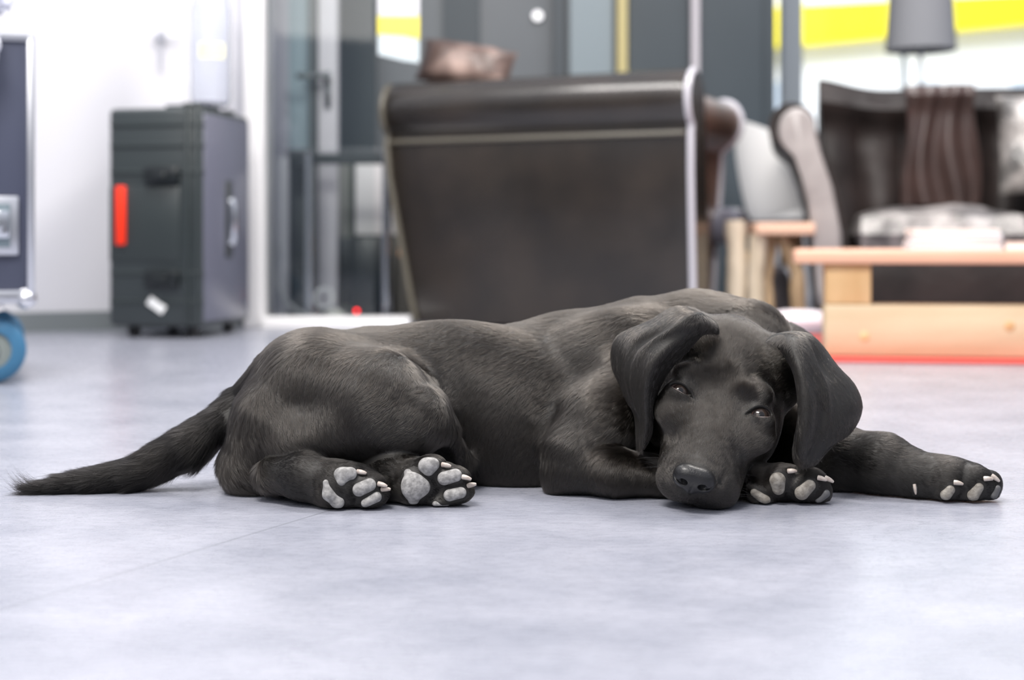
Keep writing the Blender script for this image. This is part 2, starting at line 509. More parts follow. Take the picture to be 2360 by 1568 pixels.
# clear demijohn on the trunk, with its yellow label and a pale tray
mtx = Matrix.Translation(TC) @ Matrix.Rotation(math.radians(-11.0), 4, 'Z')
jl = mtx @ Vector((-0.035, 0.14, T1 + 0.014))
ja = thing('glass_jar', 'tall clear glass jar with a small yellow label on top of the black trunk', 'jar', jl)
bm = BM()
out = [(0, 0.0), (0.040, 0.0), (0.052, 0.008), (0.055, 0.03), (0.055, 0.26), (0.046, 0.31), (0.030, 0.34), (0.028, 0.40)]
lathe(bm, out + [(0.024, 0.40), (0.026, 0.34), (0.042, 0.305), (0.051, 0.258), (0.051, 0.03), (0.046, 0.010), (0, 0.008)], 36)
obj('glass_body', bm, mat('frosty_glass', (0.93, 0.95, 1.0), 0.12, trans=0.85, ior=1.3), ja)
bm = BM(); grid_surface(bm, [[(0.0562 * math.sin(a), -0.0562 * math.cos(a), z) for a in np.linspace(-0.35, 0.9, 12)] for z in (0.125, 0.165)])
obj('label', bm, mat('pale_yellow_label', (0.9, 0.85, 0.50), 0.5), ja)
bm = BM(); lathe(bm, [(0, 0.401), (0.030, 0.401), (0.031, 0.43), (0.02, 0.436), (0, 0.436)], 24); obj('stopper', bm, white_frame, ja)
# hook and small fittings on the wall by the jar
wd = (WB - WA).normalized()
def on_wall(px, z, off=0.0):
    # point of the wall line whose image column is px
    k = (px - 1180) / FPX
    t = (k * WA.y - WA.x) / (wd.x - k * wd.y)
    p = WA + wd * t + Vector((wd.y, -wd.x, 0)) * off
    return Vector((p.x, p.y, z))
hk = BM()
p = on_wall(368, Z(76, 4.05))
tube(hk, [p + Vector((wd.y, -wd.x, 0)) * 0.001, p + Vector((wd.y, -wd.x, 0)) * 0.03], [0.016, 0.012], 16)
tube(hk, [p + Vector((wd.y, -wd.x, 0)) * 0.02, p + Vector((wd.y, -wd.x, 0)) * 0.022 + wd * 0.06], [0.004, 0.003], 8)
tube(hk, [p + Vector((wd.y, -wd.x, 0)) * 0.012, p + Vector((wd.y, -wd.x, -0.9)) * 0.02 + Vector((0, 0, -0.075))], [0.005, 0.004], 8)
tag(obj('wall_hook', hk, alu), 'small grey metal hook on the white wall left of the glass jar', 'hook')

# ---- flight case at the left edge, on a castor with blue tyre
FC = P(76, 550, 2.55); FC.z = 0
fc = thing('flight_case', 'dark blue flight case with aluminium edges on a blue tyred castor', 'case', FC, math.radians(19.5))
FW, FD, F0, F1 = 0.62, 0.45, 0.158, 0.618
navy = mat('navy_laminate', (0.055, 0.062, 0.098), 0.35, bump=(220, 0.15, 0.0006))
bm = BM(); box(bm, -FW, -0.004, 0.003, FD, F0, F1, 0.002); obj('panel', bm, navy, fc)
bm = BM()
box(bm, -FW, 0.002, -0.004, 0.024, F0 - 0.012, F0 + 0.012, 0.004); box(bm, -0.010, 0.003, -0.004, 0.022, F0, F1 + 0.01, 0.003)
box(bm, -FW, 0.002, -0.004, 0.024, F1 - 0.004, F1 + 0.012, 0.004); box(bm, -0.022, 0.003, 0.0, FD, F0 - 0.010, F0 + 0.014, 0.003)
obj('edge_profile', bm, alu, fc)
for z in (F0 - 0.004,):
    bm = BM(); r = bmesh.ops.create_uvsphere(bm, u_segments=20, v_segments=14, radius=0.019)
    for v in bm.verts: v.co = v.co + Vector((-0.012, 0.010, z))
    obj('ball_corner', bm, alu, fc)
bm = BM()
box(bm, -0.165, -0.024, -0.010, 0.000, 0.232, 0.338, 0.004)
obj('latch_dish', bm, alu, fc)
bm = BM()
box(bm, -0.150, -0.038, -0.012, -0.009, 0.246, 0.324, 0.002); obj('latch_recess', bm, mat('latch_shadow_grey', (0.20, 0.25, 0.28), 0.35, metal=0.5), fc)
bm = BM()
box(bm, -0.075, -0.040, -0.020, -0.010, 0.262, 0.312, 0.004); tube(bm, [(-0.12, -0.016, 0.287), (-0.06, -0.016, 0.287)], 0.011, 12); obj('butterfly_latch', bm, chrome, fc)
# castor: white bracket, grey hub, blue tyre
for cx, cy in ((-0.095, 0.045), (-FW + 0.07, 0.045), (-0.095, FD - 0.05), (-FW + 0.07, FD - 0.05)):
    bm = BM(); box(bm, cx - 0.045, cx + 0.045, cy - 0.04, cy + 0.04, 0.132, 0.146, 0.003)
    for s_ in (-1, 1): box(bm, cx - 0.030, cx + 0.028, cy + s_ * 0.026 - 0.003, cy + s_ * 0.026 + 0.003, 0.045, 0.134, 0.002)
    obj('castor_bracket', bm, white_frame, fc)
    prof = [(0.034, -0.019), (0.050, -0.019), (0.058, -0.013), (0.060, 0.0), (0.058, 0.013), (0.050, 0.019), (0.034, 0.019), (0.034, -0.019)]
    for nm_, pr_, mt_ in (('castor_tyre', prof, mat('blue_rubber', (0.035, 0.14, 0.26), 0.5)), ('castor_hub', [(0, -0.014), (0.012, -0.022), (0.014, -0.014), (0.034, -0.012), (0.034, 0.012), (0, 0.014)], mat('hub_grey_green', (0.22, 0.25, 0.24), 0.4))):
        bm = BM(); lathe(bm, pr_, 36)
        for v in bm.verts: v.co = Vector((cx + v.co.x + 0.025, cy + v.co.z, 0.0605 + v.co.y))
        obj(nm_, bm, mt_, fc)
# crumpled silvery plastic wrap lying over the front edge of the case, with a dark green sprig
fm = Matrix.Translation(FC) @ Matrix.Rotation(math.radians(19.5), 4, 'Z')
bm = BM()
for (c_, r_) in (((-0.125, 0.03, F1 + 0.085), (0.095, 0.075, 0.070)), ((-0.105, -0.055, F1 - 0.005), (0.050, 0.036, 0.105))):
    b2 = bmesh.new(); bmesh.ops.create_icosphere(b2, subdivisions=5, radius=1)
    for v in b2.verts:
        n = mnoise.noise(v.co * 2.6) * 0.22 + abs(mnoise.noise(v.co * 6)) * 0.30
        q = Vector((v.co.x * r_[0], v.co.y * r_[1], v.co.z * r_[2])) * (0.80 + n) + Vector(c_)
        if q.y > -0.012: q.z = max(q.z, F1 + 0.014)
        v.co = fm @ q
    tmp = bpy.data.meshes.new('tmp'); b2.to_mesh(tmp); b2.free(); bm.from_mesh(tmp); bpy.data.meshes.remove(tmp)
tag(obj('plastic_wrap', bm, mat('silvery_plastic_film', (0.78, 0.80, 0.88), 0.15, metal=0.35)), 'crumpled silvery plastic wrap lying over the top edge of the dark blue case', 'wrap')
bm = BM()
sp0 = fm @ Vector((-0.165, -0.105, 0.545))
for k in range(9):
    a = k * 2.4; t_ = Vector((math.cos(a) * 0.6, -0.35, math.sin(a) * 0.6)).normalized()
    side = t_.cross(Vector((0, 1, 0.2))).normalized()
    L_ = 0.024
    rows = [[sp0 + t_ * (L_ * u) + side * (w_ * 0.009 * math.sin(PI * min(1, u * 0.95 + 0.04))) + Vector((0, -0.004 * (1 - abs(w_)), 0)) for w_ in (-1, -0.5, 0, 0.5, 1)] for u in (0.05, 0.3, 0.55, 0.8, 1.0)]
    grid_surface(bm, rows); grid_surface(bm, [[p + Vector((0, 0.0012, 0)) for p in r] for r in rows])
tube(bm, [sp0, fm @ Vector((-0.150, -0.075, 0.575)), fm @ Vector((-0.125, -0.055, 0.61))], 0.003, 8)
tag(obj('leaf_sprig', bm, mat('dark_green_leaf', (0.02, 0.05, 0.03), 0.5)), 'small dark green sprig tucked into the silvery plastic wrap', 'sprig')

# ---- glass topped desk behind the partition with chrome legs
DD = 4.55
dk = thing('glass_desk', 'glass topped desk with chrome legs behind the glass partition', 'desk', (X(800, DD), DD, 0))
def rel(o, bm_):
    for v in bm_.verts: v.co = v.co - o.location
    return bm_
ztop = Z(352, DD)
bm = BM(); box(bm, X(640, DD), X(1000, DD), DD - 0.03, DD + 0.55, ztop, ztop + 0.014, 0.003)
obj('desk_top', rel(dk, bm), mat('frosted_desk_glass', (0.62, 0.62, 0.66), 0.15, coat=0.6, alpha=0.12), dk)
bm = BM(); box(bm, X(700, DD), X(990, DD), DD + 0.02, DD + 0.05, ztop - 0.035, ztop - 0.001, 0.003)
obj('desk_rail', rel(dk, bm), slate_dark, dk)
for px in (714, 891):
    bm = BM(); tube(bm, [(X(px, DD), DD, 0.0), (X(px, DD), DD, ztop - 0.001)], 0.0145, 20); obj('leg', rel(dk, bm), chrome, dk)
for px in (723, 962):
    bm = BM(); tube(bm, [(X(px, DD), DD + 0.5, 0.0), (X(px, DD), DD + 0.5, ztop - 0.001)], 0.0145, 20); obj('leg', rel(dk, bm), chrome, dk)
# things under the desk
DB = 4.95
def crate(name, label, cat, x0, x1, y0, y1, m, dep=0.3, d=DB, z0=None):
    b_ = BM(); zb = Z(y1, d) if z0 is None else z0
    box(b_, X(x0, d), X(x1, d), d, d + dep, zb, Z(y0, d), 0.006)
    return tag(obj(name, b_, m), label, cat)
c1 = crate('drawer_unit', 'grey drawer unit standing under the glass desk', 'drawer unit', 735, 808, 372, 0, mat('drawer_grey', (0.27, 0.28, 0.27), 0.5), 0.4, DB, 0.0)
bm = BM(); box(bm, X(737, DB), X(806, DB), DB - 0.012, DB - 0.001, 0.03, Z(548, DB), 0.003); obj('drawer', bm, mat('drawer_blue_black', (0.035, 0.05, 0.065), 0.4), c1)
bm = BM(); box(bm, X(808, DB) + 0.001, X(819, DB), DB - 0.014, DB + 0.3, 0.0, Z(372, DB), 0.002); tag(obj('side_board', bm, mat('board_black_green', (0.03, 0.045, 0.045), 0.5)), 'narrow upright black board beside the grey drawer unit', 'board')
pcd = 4.75
pc = crate('computer_tower', 'black computer tower with a red light under the glass desk', 'computer', 806, 884, 547, 0, mat('tower_blue_black', (0.008, 0.016, 0.024), 0.35), 0.18, pcd, 0.0)
bm = BM(); tube(bm, [(X(822, pcd), pcd - 0.0005, Z(717, pcd)), (X(822, pcd), pcd - 0.006, Z(717, pcd))], [0.0055, 0.0045], 16)
obj('power_light', bm, mat('red_light', (0.9, 0.0, 0.0), 0.4, emit=((1.0, 0.0, 0.004), 6.0)), pc, label='glowing red power light')
bm = BM(); box(bm, X(820, DB), X(945, DB), DB - 0.02, DB + 0.25, Z(542, DB), Z(376, DB), 0.004)
bx_ = obj('storage_box', bm, mat('white_carton', (0.84, 0.81, 0.82), 0.6)); tag(bx_, 'white box standing on the low cabinet under the glass desk', 'box')
bm = BM(); box(bm, X(826, DB), X(948, DB), DB - 0.005, DB + 0.24, 0.0, Z(543, DB) - 0.002, 0.004)
tag(obj('low_cabinet', bm, mat('cabinet_taupe', (0.115, 0.11, 0.10), 0.5)), 'taupe low cabinet carrying the white box under the glass desk', 'cabinet')
bm = BM(); tube(bm, [(X(930, 4.5), 4.5, Z(590, 4.5)), (X(930, 4.5), 4.5, Z(530, 4.5))], 0.016, 14)
ws_ = tag(obj('wooden_stand', bm, mat('orange_wood', (0.75, 0.36, 0.16), 0.45)), 'small orange wooden stand close to the left side of the armchair', 'stand')
bm = BM(); tube(bm, [(X(930, 4.5), 4.5, 0.0), (X(930, 4.5), 4.5, Z(589, 4.5))], 0.006, 10); lathe(bm, [(0, 0), (0.03, 0), (0.03, 0.006), (0, 0.006)], 20, (X(930, 4.5), 4.5, 0)); obj('pole', bm, mat('cabinet_taupe', (0.115, 0.11, 0.10), 0.5), ws_)
bm = BM(); box(bm, X(655, DB), X(712, DB), DB, DB + 0.25, 0.0, Z(370, DB), 0.01)
tag(obj('paper_bin', bm, mat('bin_grey', (0.13, 0.15, 0.16), 0.5)), 'tall dark grey bin behind the left leg of the glass desk', 'bin')
bm = BM(); box(bm, X(616, 4.5), X(664, 4.5), 4.50, 4.52, 0.0, Z(362, 4.5), 0.003)
tag(obj('pale_board', bm, mat('pale_board_lilac', (0.42, 0.42, 0.46), 0.5)), 'pale upright board leaning beside the white corner post', 'board')
# cables on the ground behind the glass
bm = BM()
pts = [P(640, 560, 4.45), P(632, 620, 4.45), P(645, 680, 4.42), P(690, 722, 4.40), P(740, 728, 4.38)]
cur = [Vector(mnoise_p) for mnoise_p in pts]
for q in cur: q.z = max(q.z, 0.006)
cc = []
for i in range(len(cur) - 1):
    for t in np.linspace(0, 1, 8, endpoint=False): cc.append(cur[i].lerp(cur[i + 1], float(t)))
cc.append(cur[-1])
for _ in range(6): cc = [cc[0]] + [(cc[i - 1] + cc[i] * 2 + cc[i + 1]) / 4 for i in range(1, len(cc) - 1)] + [cc[-1]]
tube(bm, cc, 0.005, 8)
tag(obj('power_cable', bm, mat('grey_cable', (0.35, 0.36, 0.38), 0.5)), 'grey cable curving down to the ground beside the white corner post', 'cable')
bm = BM()
rc = P(748, 688, 4.42)
cc = [rc + Vector((math.cos(a) * 0.026, 0.006 * math.sin(a * 2), math.sin(a) * 0.030)) for a in np.linspace(0, 4 * PI, 48)]
tube(bm, cc, 0.006, 8)
tag(obj('cable_coil', bm, mat('white_cable', (0.6, 0.6, 0.62), 0.5)), 'small upright coil of white cable by the chrome desk leg', 'cable')
bm = BM(); c0 = P(772, 718, 4.4); bmesh.ops.create_icosphere(bm, subdivisions=3, radius=1)
for v in bm.verts: v.co = Vector((c0.x + v.co.x * 0.030, 4.4 + v.co.y * 0.02, 0.023 + v.co.z * 0.022))
tag(obj('plug_adapter', bm, mat('cream_plastic', (0.60, 0.60, 0.56), 0.5)), 'rounded cream plug adapter on the ground left of the red light', 'adapter')
# ================================================================== FURNITURE
leather = mat('dark_brown_leather', (0.014, 0.0112, 0.0088), 0.25, spec=0.7, bump=(9, 0.16, 0.006), vary=(5, (0.032, 0.024, 0.018), 0.35, 0.75), coat=0.35)
leather2 = mat('espresso_leather', (0.014, 0.0105, 0.010), 0.5, spec=0.3, bump=(22, 0.5, 0.006), vary=(6, (0.034, 0.024, 0.022), 0.35, 0.75))
leather_highlight = mat('highlight_grey_leather', (0.28, 0.255, 0.25), 0.38, bump=(18, 0.5, 0.006), vary=(7, (0.40, 0.37, 0.36), 0.35, 0.7))  # pale grey carries the painted highlight of the sofa arm front
piping_m = mat('leather_piping', (0.10, 0.09, 0.07), 0.4)

def u_path(w, d, rc, n=8):
    """open U: from front of one arm, round the back, to front of the other (local x across, y from back to front)"""
    pts = [(-w / 2, d)]
    for k in range(n + 1):
        a = PI + (PI / 2) * k / n
        pts.append((-w / 2 + rc + rc * math.cos(a), rc + rc * math.sin(a)))
    for k in range(n + 1):
        a = 1.5 * PI + (PI / 2) * k / n
        pts.append((w / 2 - rc + rc * math.cos(a), rc + rc * math.sin(a)))
    pts.append((w / 2, d))
    return [Vector((x, y, 0)) for x, y in pts]

def densify(path, step=0.04):
    out = [path[0]]
    for a, b in zip(path, path[1:]):
        n = max(1, int((b - a).length / step))
        for k in range(1, n + 1): out.append(a.lerp(b, k / n))
    return out

def sweep_u(bm, path, prof, wob=0.0, seed=0):
    """profile of (outward offset, z) swept along the plan path, ends capped"""
    rows = []
    m = len(path)
    for i, p in enumerate(path):
        t = (path[min(i + 1, m - 1)] - path[max(i - 1, 0)]).normalized()
        nrm = Vector((t.y, -t.x, 0))
        row = []
        for o, z in prof:
            w = mnoise.noise(Vector((p.x * 3 + seed, p.y * 3, z * 4))) * wob
            q = p + nrm * (o + w) + Vector((0, 0, z))
            row.append(q)
        rows.append(row)
    vv = grid_surface(bm, rows, closed_u=True)
    for r in (vv[0], vv[-1]):
        c = bm.verts.new(sum((v.co for v in r), Vector()) / len(r))
        for k in range(len(r)): bm.faces.new((r[k], r[(k + 1) % len(r)], c))
    return bm

# ---- big leather armchair seen from behind
def slab_yz(bm, outline, xs):
    """closed outline of (y, z) carried along x; xs = list of (x, shrink, inset)"""
    rows = []
    for x, s, tap in xs:
        rows.append([Vector((x + tap * (1 - min(1, z / 0.5)), 0.0, 0.0)) + Vector((0, cyz[0] + (y - cyz[0]) * s, cyz[1] + (z - cyz[1]) * s)) for (y, z) in outline for cyz in [(sum(p[0] for p in outline) / len(outline), sum(p[1] for p in outline) / len(outline))]])
    vv = grid_surface(bm, rows, closed_u=True)
    for r in (vv[0], vv[-1]):
        c = bm.verts.new(sum((v.co for v in r), Vector()) / len(r))
        for k in range(len(r)): bm.faces.new((r[k], r[(k + 1) % len(r)], c))
    return bm
AR = P(1588, 550, 3.90); AR.z = 0
AL_ang = math.radians(-25)
ac = thing('leather_armchair', 'large dark brown leather armchair with a rolled top, its back to us', 'armchair', (AR.x, AR.y, 0), AL_ang)
AW, AD = 0.955, 0.58
highlight_pipe = mat('highlight_piping', (0.52, 0.51, 0.56), 0.3, coat=0.5)  # white edge highlight painted into the piping colour
foot_m = mat('dark_wood_foot', (0.03, 0.018, 0.012), 0.35)
# back: outer face leans out slightly, meets a full roll at the top that bulges towards us
outl_b = [(0.037, 0.010), (0.028, 0.15), (0.018, 0.30), (0.010, 0.45), (0.010, 0.545)]
outl_b += [(0.060 + 0.085 * math.cos(a), 0.648 + 0.087 * math.sin(a)) for a in np.linspace(-PI + 0.95, -PI - 3.4, 24)]
outl_b += [(0.165, 0.50), (0.175, 0.30), (0.18, 0.010)]
xs = [(-AW, 0.985, 0.085)] + [(-AW + 0.012 + (AW - 0.024) * k / 24, 1.0, 0.085 * (1 - k / 24)) for k in range(25)] + [(0.0, 0.985, 0.0)]
bm = BM(); slab_yz(bm, outl_b, xs)
for v in bm.verts: v.co.y += mnoise.noise(v.co * 4) * 0.006
obj('backrest', bm, leather, ac)
bm = BM(); tube(bm, [(-AW + 0.012 + (AW - 0.024) * k / 20, 0.006 + mnoise.noise(Vector((-AW + 0.012 + (AW - 0.024) * k / 20, 0.0, 0.55)) * 4) * 0.006, 0.553) for k in range(21)], 0.0075, 8); obj('piping', bm, piping_m, ac)
for x, tap, m_ in ((0.003, 0.0, highlight_pipe), (-AW - 0.002, 0.085, piping_m)):
    pts = [Vector((x + tap * (1 - min(1, z / 0.5)), y - 0.004 if z < 0.56 else y, z)) for y, z in outl_b[:17]]
    bm = BM(); tube(bm, pts, 0.0095, 8); obj('edge_piping', bm, m_, ac)
# arms: outward scrolls running forward from the back
def arm_xz(sgn, x0):
    o_ = [(-0.035, 0.07), (-0.025, 0.25), (-0.012, 0.42), (-0.006, 0.53)]
    o_ += [(0.0 + 0.058 * math.cos(a), 0.622 + 0.068 * math.sin(a)) for a in np.linspace(-0.95, 3.5, 18)]
    o_ += [(-0.125, 0.50), (-0.13, 0.30), (-0.13, 0.07)]
    return [(x0 + sgn * x, z) for x, z in o_]
def slab_y(bm, outline, ys):
    rows = []; cc = (sum(p[0] for p in outline) / len(outline), sum(p[1] for p in outline) / len(outline))
    for y, s in ys: rows.append([Vector((cc[0] + (x - cc[0]) * s, y, cc[1] + (z - cc[1]) * s)) for x, z in outline])
    vv = grid_surface(bm, rows, closed_u=True)
    for r in (vv[0], vv[-1]):
        c = bm.verts.new(sum((v.co for v in r), Vector()) / len(r))
        for k in range(len(r)): bm.faces.new((r[k], r[(k + 1) % len(r)], c))
    return bm
brown_l = mat('chestnut_leather', (0.075, 0.045, 0.032), 0.36, bump=(20, 0.4, 0.005), vary=(6, (0.16, 0.09, 0.065), 0.35, 0.7), coat=0.3)
for sgn, x0 in ((1, -0.075), (-1, -AW + 0.075)):
    o_ = arm_xz(sgn, x0)
    bm = BM(); slab_y(bm, o_, [(0.10, 1.0)] + [(0.10 + (AD - 0.12) * k / 10, 1.0) for k in range(1, 11)] + [(AD, 0.98)]); obj('arm', bm, brown_l, ac)
    bm = BM(); tube(bm, [Vector((x, AD, z)) for x, z in o_[:-2]], 0.011, 8); obj('arm_piping', bm, highlight_pipe, ac)
bm = BM(); cushion(bm, 0.15, 0.15, 0.12, Matrix.Translation((-0.075, AD + 0.015, 0.30)), n=12, seed=2); obj('front_roll', bm, mat('roll_highlight_grey', (0.16, 0.16, 0.20), 0.22, coat=0.6), ac)  # grey colour carries the painted highlight on this bulge
bm = BM(); box(bm, -AW + 0.16, -0.16, 0.16, AD - 0.02, 0.07, 0.28, 0.02); obj('seat_base', bm, leather, ac)
bm = BM(); cushion(bm, AW - 0.42, AD - 0.20, 0.17, Matrix.Translation((-AW / 2, AD / 2 + 0.09, 0.365))); obj('seat_cushion', bm, leather, ac)
for x in (-AW + 0.14, -0.14):
    for y in (AD - 0.30, AD - 0.06):
        bm = BM(); lathe(bm, [(0, 0), (0.018, 0), (0.03, 0.02), (0.026, 0.071), (0, 0.071)], 20, (x, y, 0)); obj('leg', bm, foot_m, ac)

# brown leather cushion peeping over the back of the armchair
cm = Matrix.Translation(P(1074, 153, 4.42)) @ Matrix.Rotation(math.radians(-10), 4, 'Z') @ Matrix.Rotation(math.radians(10), 4, 'Y') @ Matrix.Rotation(math.radians(70), 4, 'X')
bm = BM(); cushion(bm, 0.30, 0.145, 0.12, cm, seed=5, wr=0.014, puff=0.5)
tag(obj('scatter_cushion', bm, mat('tan_brown_leather', (0.10, 0.065, 0.055), 0.35, bump=(20, 0.5, 0.006), vary=(9, (0.42, 0.30, 0.26), 0.42, 0.62))), 'small crumpled brown cushion showing above the back of the armchair', 'cushion')

# ---- sofa on the right, facing the camera
S0 = P(1905, 550, 4.20); S0.z = 0; SOFA_A = math.radians(-11)
sf = thing('leather_sofa', 'dark leather sofa with scrolled arms behind the pallet table', 'sofa', (S0.x, S0.y, 0), SOFA_A)
SWD = 1.7
# arm: scroll front face as an outline in x-z, extruded back
def scroll(c, r, foot_x, foot_w, z0, n=22, lean=0.0):
    pts = []
    for a in np.linspace(-0.35, 3.95, n):
        pts.append((c[0] + r * math.cos(a), c[1] + r * math.sin(a)))
    return pts
arm_out = [(-0.022, 0.06), (-0.032, 0.22), (-0.055, 0.34), (-0.080, 0.44), (-0.110, 0.515)]
cx_, cz_, cr_ = -0.100, 0.598, 0.070
roll = [(cx_ + cr_ * math.cos(a), cz_ + cr_ * math.sin(a)) for a in np.linspace(PI * 1.28, -0.12, 20)]
inner = [(-0.010, 0.52), (0.030, 0.42), (0.062, 0.28), (0.070, 0.06)]
outl = arm_out + roll + inner
def slab_xz(bm, outline, y0, y1, shrink=1.0, cc=None):
    cc = cc or (sum(p[0] for p in outline) / len(outline), sum(p[1] for p in outline) / len(outline))
    rows = []
    for y, s in y1 if isinstance(y1, list) else [(y0, shrink), (y1, 1.0)]:
        rows.append([Vector((cc[0] + (x - cc[0]) * s, y, cc[1] + (z - cc[1]) * s)) for x, z in outline])
    vv = grid_surface(bm, rows, closed_u=True)
    for r in (vv[0], vv[-1]):
        c = bm.verts.new(sum((v.co for v in r), Vector()) / len(r))
        for k in range(len(r)): bm.faces.new((r[k], r[(k + 1) % len(r)], c))
    return bm
for off, mir in ((0.0, 1), (SWD, -1)):
    o2 = [(off + mir * x, z) for x, z in outl]
    bm = BM(); slab_xz(bm, o2, 0, [(0.0, 0.98), (0.02, 1.0), (0.30, 1.0), (0.60, 0.99), (0.80, 1.0)]); obj('arm', bm, leather2, sf)
    # front facing with welt, its grey highlight put into the colour
    cc = (sum(p[0] for p in o2) / len(o2), sum(p[1] for p in o2) / len(o2))
    o3 = [(cx2 + (0), z2) for cx2, z2 in [(off + mir * (x * 0.80 - 0.006), 0.065 + (z - 0.065) * 0.972) for x, z in outl]]
    bm = BM(); slab_xz(bm, o3, 0, [(-0.022, 0.90), (-0.014, 0.97), (0.004, 1.0)]); obj('arm_front', bm, leather_highlight, sf, label='leather arm front with a painted grey highlight')
# seat, base, back
bm = BM(); box(bm, 0.072, SWD - 0.072, 0.04, 0.78, 0.05, 0.23, 0.03, 3); obj('seat_base', bm, leather2, sf)
for k in range(3):
    w_ = (SWD - 0.15) / 3
    bm = BM(); cushion(bm, w_ - 0.004, 0.62, 0.16, Matrix.Translation((0.075 + w_ * (k + 0.5), 0.33, 0.275)), n=22, seed=k * 3, wr=0.022, puff=0.22); obj('seat_cushion', bm, mat('creased_grey_leather', (0.07, 0.062, 0.06), 0.34, bump=(14, 0.9, 0.012), vary=(11, (0.34, 0.31, 0.30), 0.42, 0.62), coat=0.2), sf)
# back: buttoned, vertical channels, top rolls forward with a flared wing at the left end
bk = BM(); rows = []
nx, nz = 90, 22
for i in range(nx + 1):
    x = 0.04 + (SWD - 0.02) * i / nx
    row = []
    endw = math.exp(-((x - 0.04) / 0.09) ** 2) + math.exp(-((x - SWD - 0.02) / 0.09) ** 2)
    for j in range(nz + 1):
        t = j / nz
        z = 0.30 + 0.44 * t
        ch = abs(math.sin(x * PI / 0.135)) ** 0.55 * 0.040 * (1 - t ** 6) 
        y = 0.72 - ch + 0.05 * t - 0.07 * math.exp(-((t - 0.93) / 0.12) ** 2) + mnoise.noise(Vector((x * 7, z * 7, 1))) * 0.015
        row.append(Vector((x - 0.05 * endw * t * (1 if x < 1 else -1), y - 0.02 * endw, z + 0.04 * endw * t ** 3)))
    top = row[-1]
    for a in np.linspace(0.3, 2.6, 8):
        row.append(Vector((top.x, top.y + 0.05 - 0.05 * math.cos(a), top.z + 0.035 * math.sin(a))))
    row += [Vector((row[-1].x, 0.85, 0.68)), Vector((row[-1].x, 0.83, 0.06)), Vector((row[-1].x, 0.72, 0.06))]
    rows.append(row)
vv = grid_surface(bk, rows, closed_u=True)
for r in (vv[0], vv[-1]):
    c = bk.verts.new(sum((v.co for v in r), Vector()) / len(r))
    for k in range(len(r)): bk.faces.new((r[k], r[(k + 1) % len(r)], c))
obj('backrest', bk, leather2, sf)
for x in (0.0, SWD):
    for y in (0.08, 0.75):
        bm = BM(); lathe(bm, [(0, 0), (0.02, 0), (0.032, 0.03), (0.03, 0.06), (0, 0.06)], 18, (x, y, 0)); obj('leg', bm, mat('dark_wood_foot', (0.03, 0.018, 0.012), 0.35), sf)
# cushions on the sofa
sm = Matrix.Translation(sf.location) @ Matrix.Rotation(SOFA_A, 4, 'Z')
bm = BM(); cushion(bm, 0.34, 0.34, 0.13, sm @ Matrix.Translation((0.72, 0.50, 0.565)) @ Matrix.Rotation(math.radians(74), 4, 'X'), n=22, seed=3, wr=0.03)
tag(obj('scatter_cushion', bm, mat('silver_grey_leather', (0.10, 0.095, 0.09), 0.28, bump=(12, 0.8, 0.012), vary=(8, (0.42, 0.39, 0.37), 0.42, 0.6), coat=0.4)), 'shiny grey crumpled cushion leaning on the sofa back at the frame edge', 'cushion')
# brown throw hanging over the backrest in folds
bm = BM(); rows = []
for i in range(61):
    u = i / 60; x = 0.27 + 0.235 * u
    row = []
    for j in range(25):
        t = j / 24
        z = 0.775 - 0.40 * t
        fold = 0.020 * math.sin(u * 2 * PI * 2.5 + 0.6 * math.sin(t * 3)) * (0.3 + 0.7 * t)
        y = 0.655 - 0.018 * t - 0.02 + fold - 0.03 * math.exp(-((t - 0.08) / 0.08) ** 2)
        row.append(sm @ Vector((x + 0.012 * math.sin(t * 5 + u * 4), y, z)))
    rows.append(row)
vv = grid_surface(bm, rows)
rows2 = [[v + Vector((0, 0.006, 0)) for v in r] for r in rows]
grid_surface(bm, rows2)
tag(obj('throw_blanket', bm, mat('brown_satin_throw', (0.045, 0.028, 0.025), 0.32, vary=(4, (0.085, 0.052, 0.046), 0.4, 0.7), coat=0.15)), 'glossy brown throw hanging in folds over the sofa backrest', 'blanket')

# ---- white tub chair between the armchair and the sofa
TB = P(1838, 550, 5.33); TB.z = 0
tb = thing('tub_chair', 'white moulded tub chair between the armchair and the sofa', 'chair', (TB.x, TB.y, 0), math.radians(8))
bm = BM(); rows = []
for j in range(15):
    t = j / 14
    row = []
    for i in range(41):
        a = PI + PI * i / 40 - PI * 0.0
        side = (i / 40)
        top = 0.70 - 0.125 * (1 - math.exp(-((side) / 0.42) ** 2))
        z = 0.33 + (top - 0.33) * t
        r = 0.165 + 0.055 * math.sin(t * PI / 2) ** 0.8
        row.append(Vector((r * 1.12 * math.cos(a), r * math.sin(a) * 0.9, z)))
    rows.append(row)
inn = [[Vector((p.x * 0.93, p.y * 0.93, p.z)) for p in r] for r in rows]
full = rows + inn[::-1]
grid_surface(bm, [list(c) for c in zip(*full)], closed_u=True)
obj('shell', bm, mat('white_moulded_shell', (0.88, 0.87, 0.86), 0.35), tb)
bm = BM(); lathe(bm, [(0, 0.30), (0.12, 0.305), (0.17, 0.335), (0.165, 0.37), (0, 0.375)], 36); obj('seat', bm, mat('white_moulded_shell', (0.88, 0.87, 0.86), 0.35), tb)
for a in (0.8, 2.3, 3.9, 5.4):
    bm = BM(); tube(bm, [(0.09 * math.cos(a), 0.09 * math.sin(a), 0.30), (0.16 * math.cos(a), 0.16 * math.sin(a), 0)], [0.013, 0.010], 12); obj('leg', bm, mat('dark_wood_foot', (0.03, 0.018, 0.012), 0.35), tb)

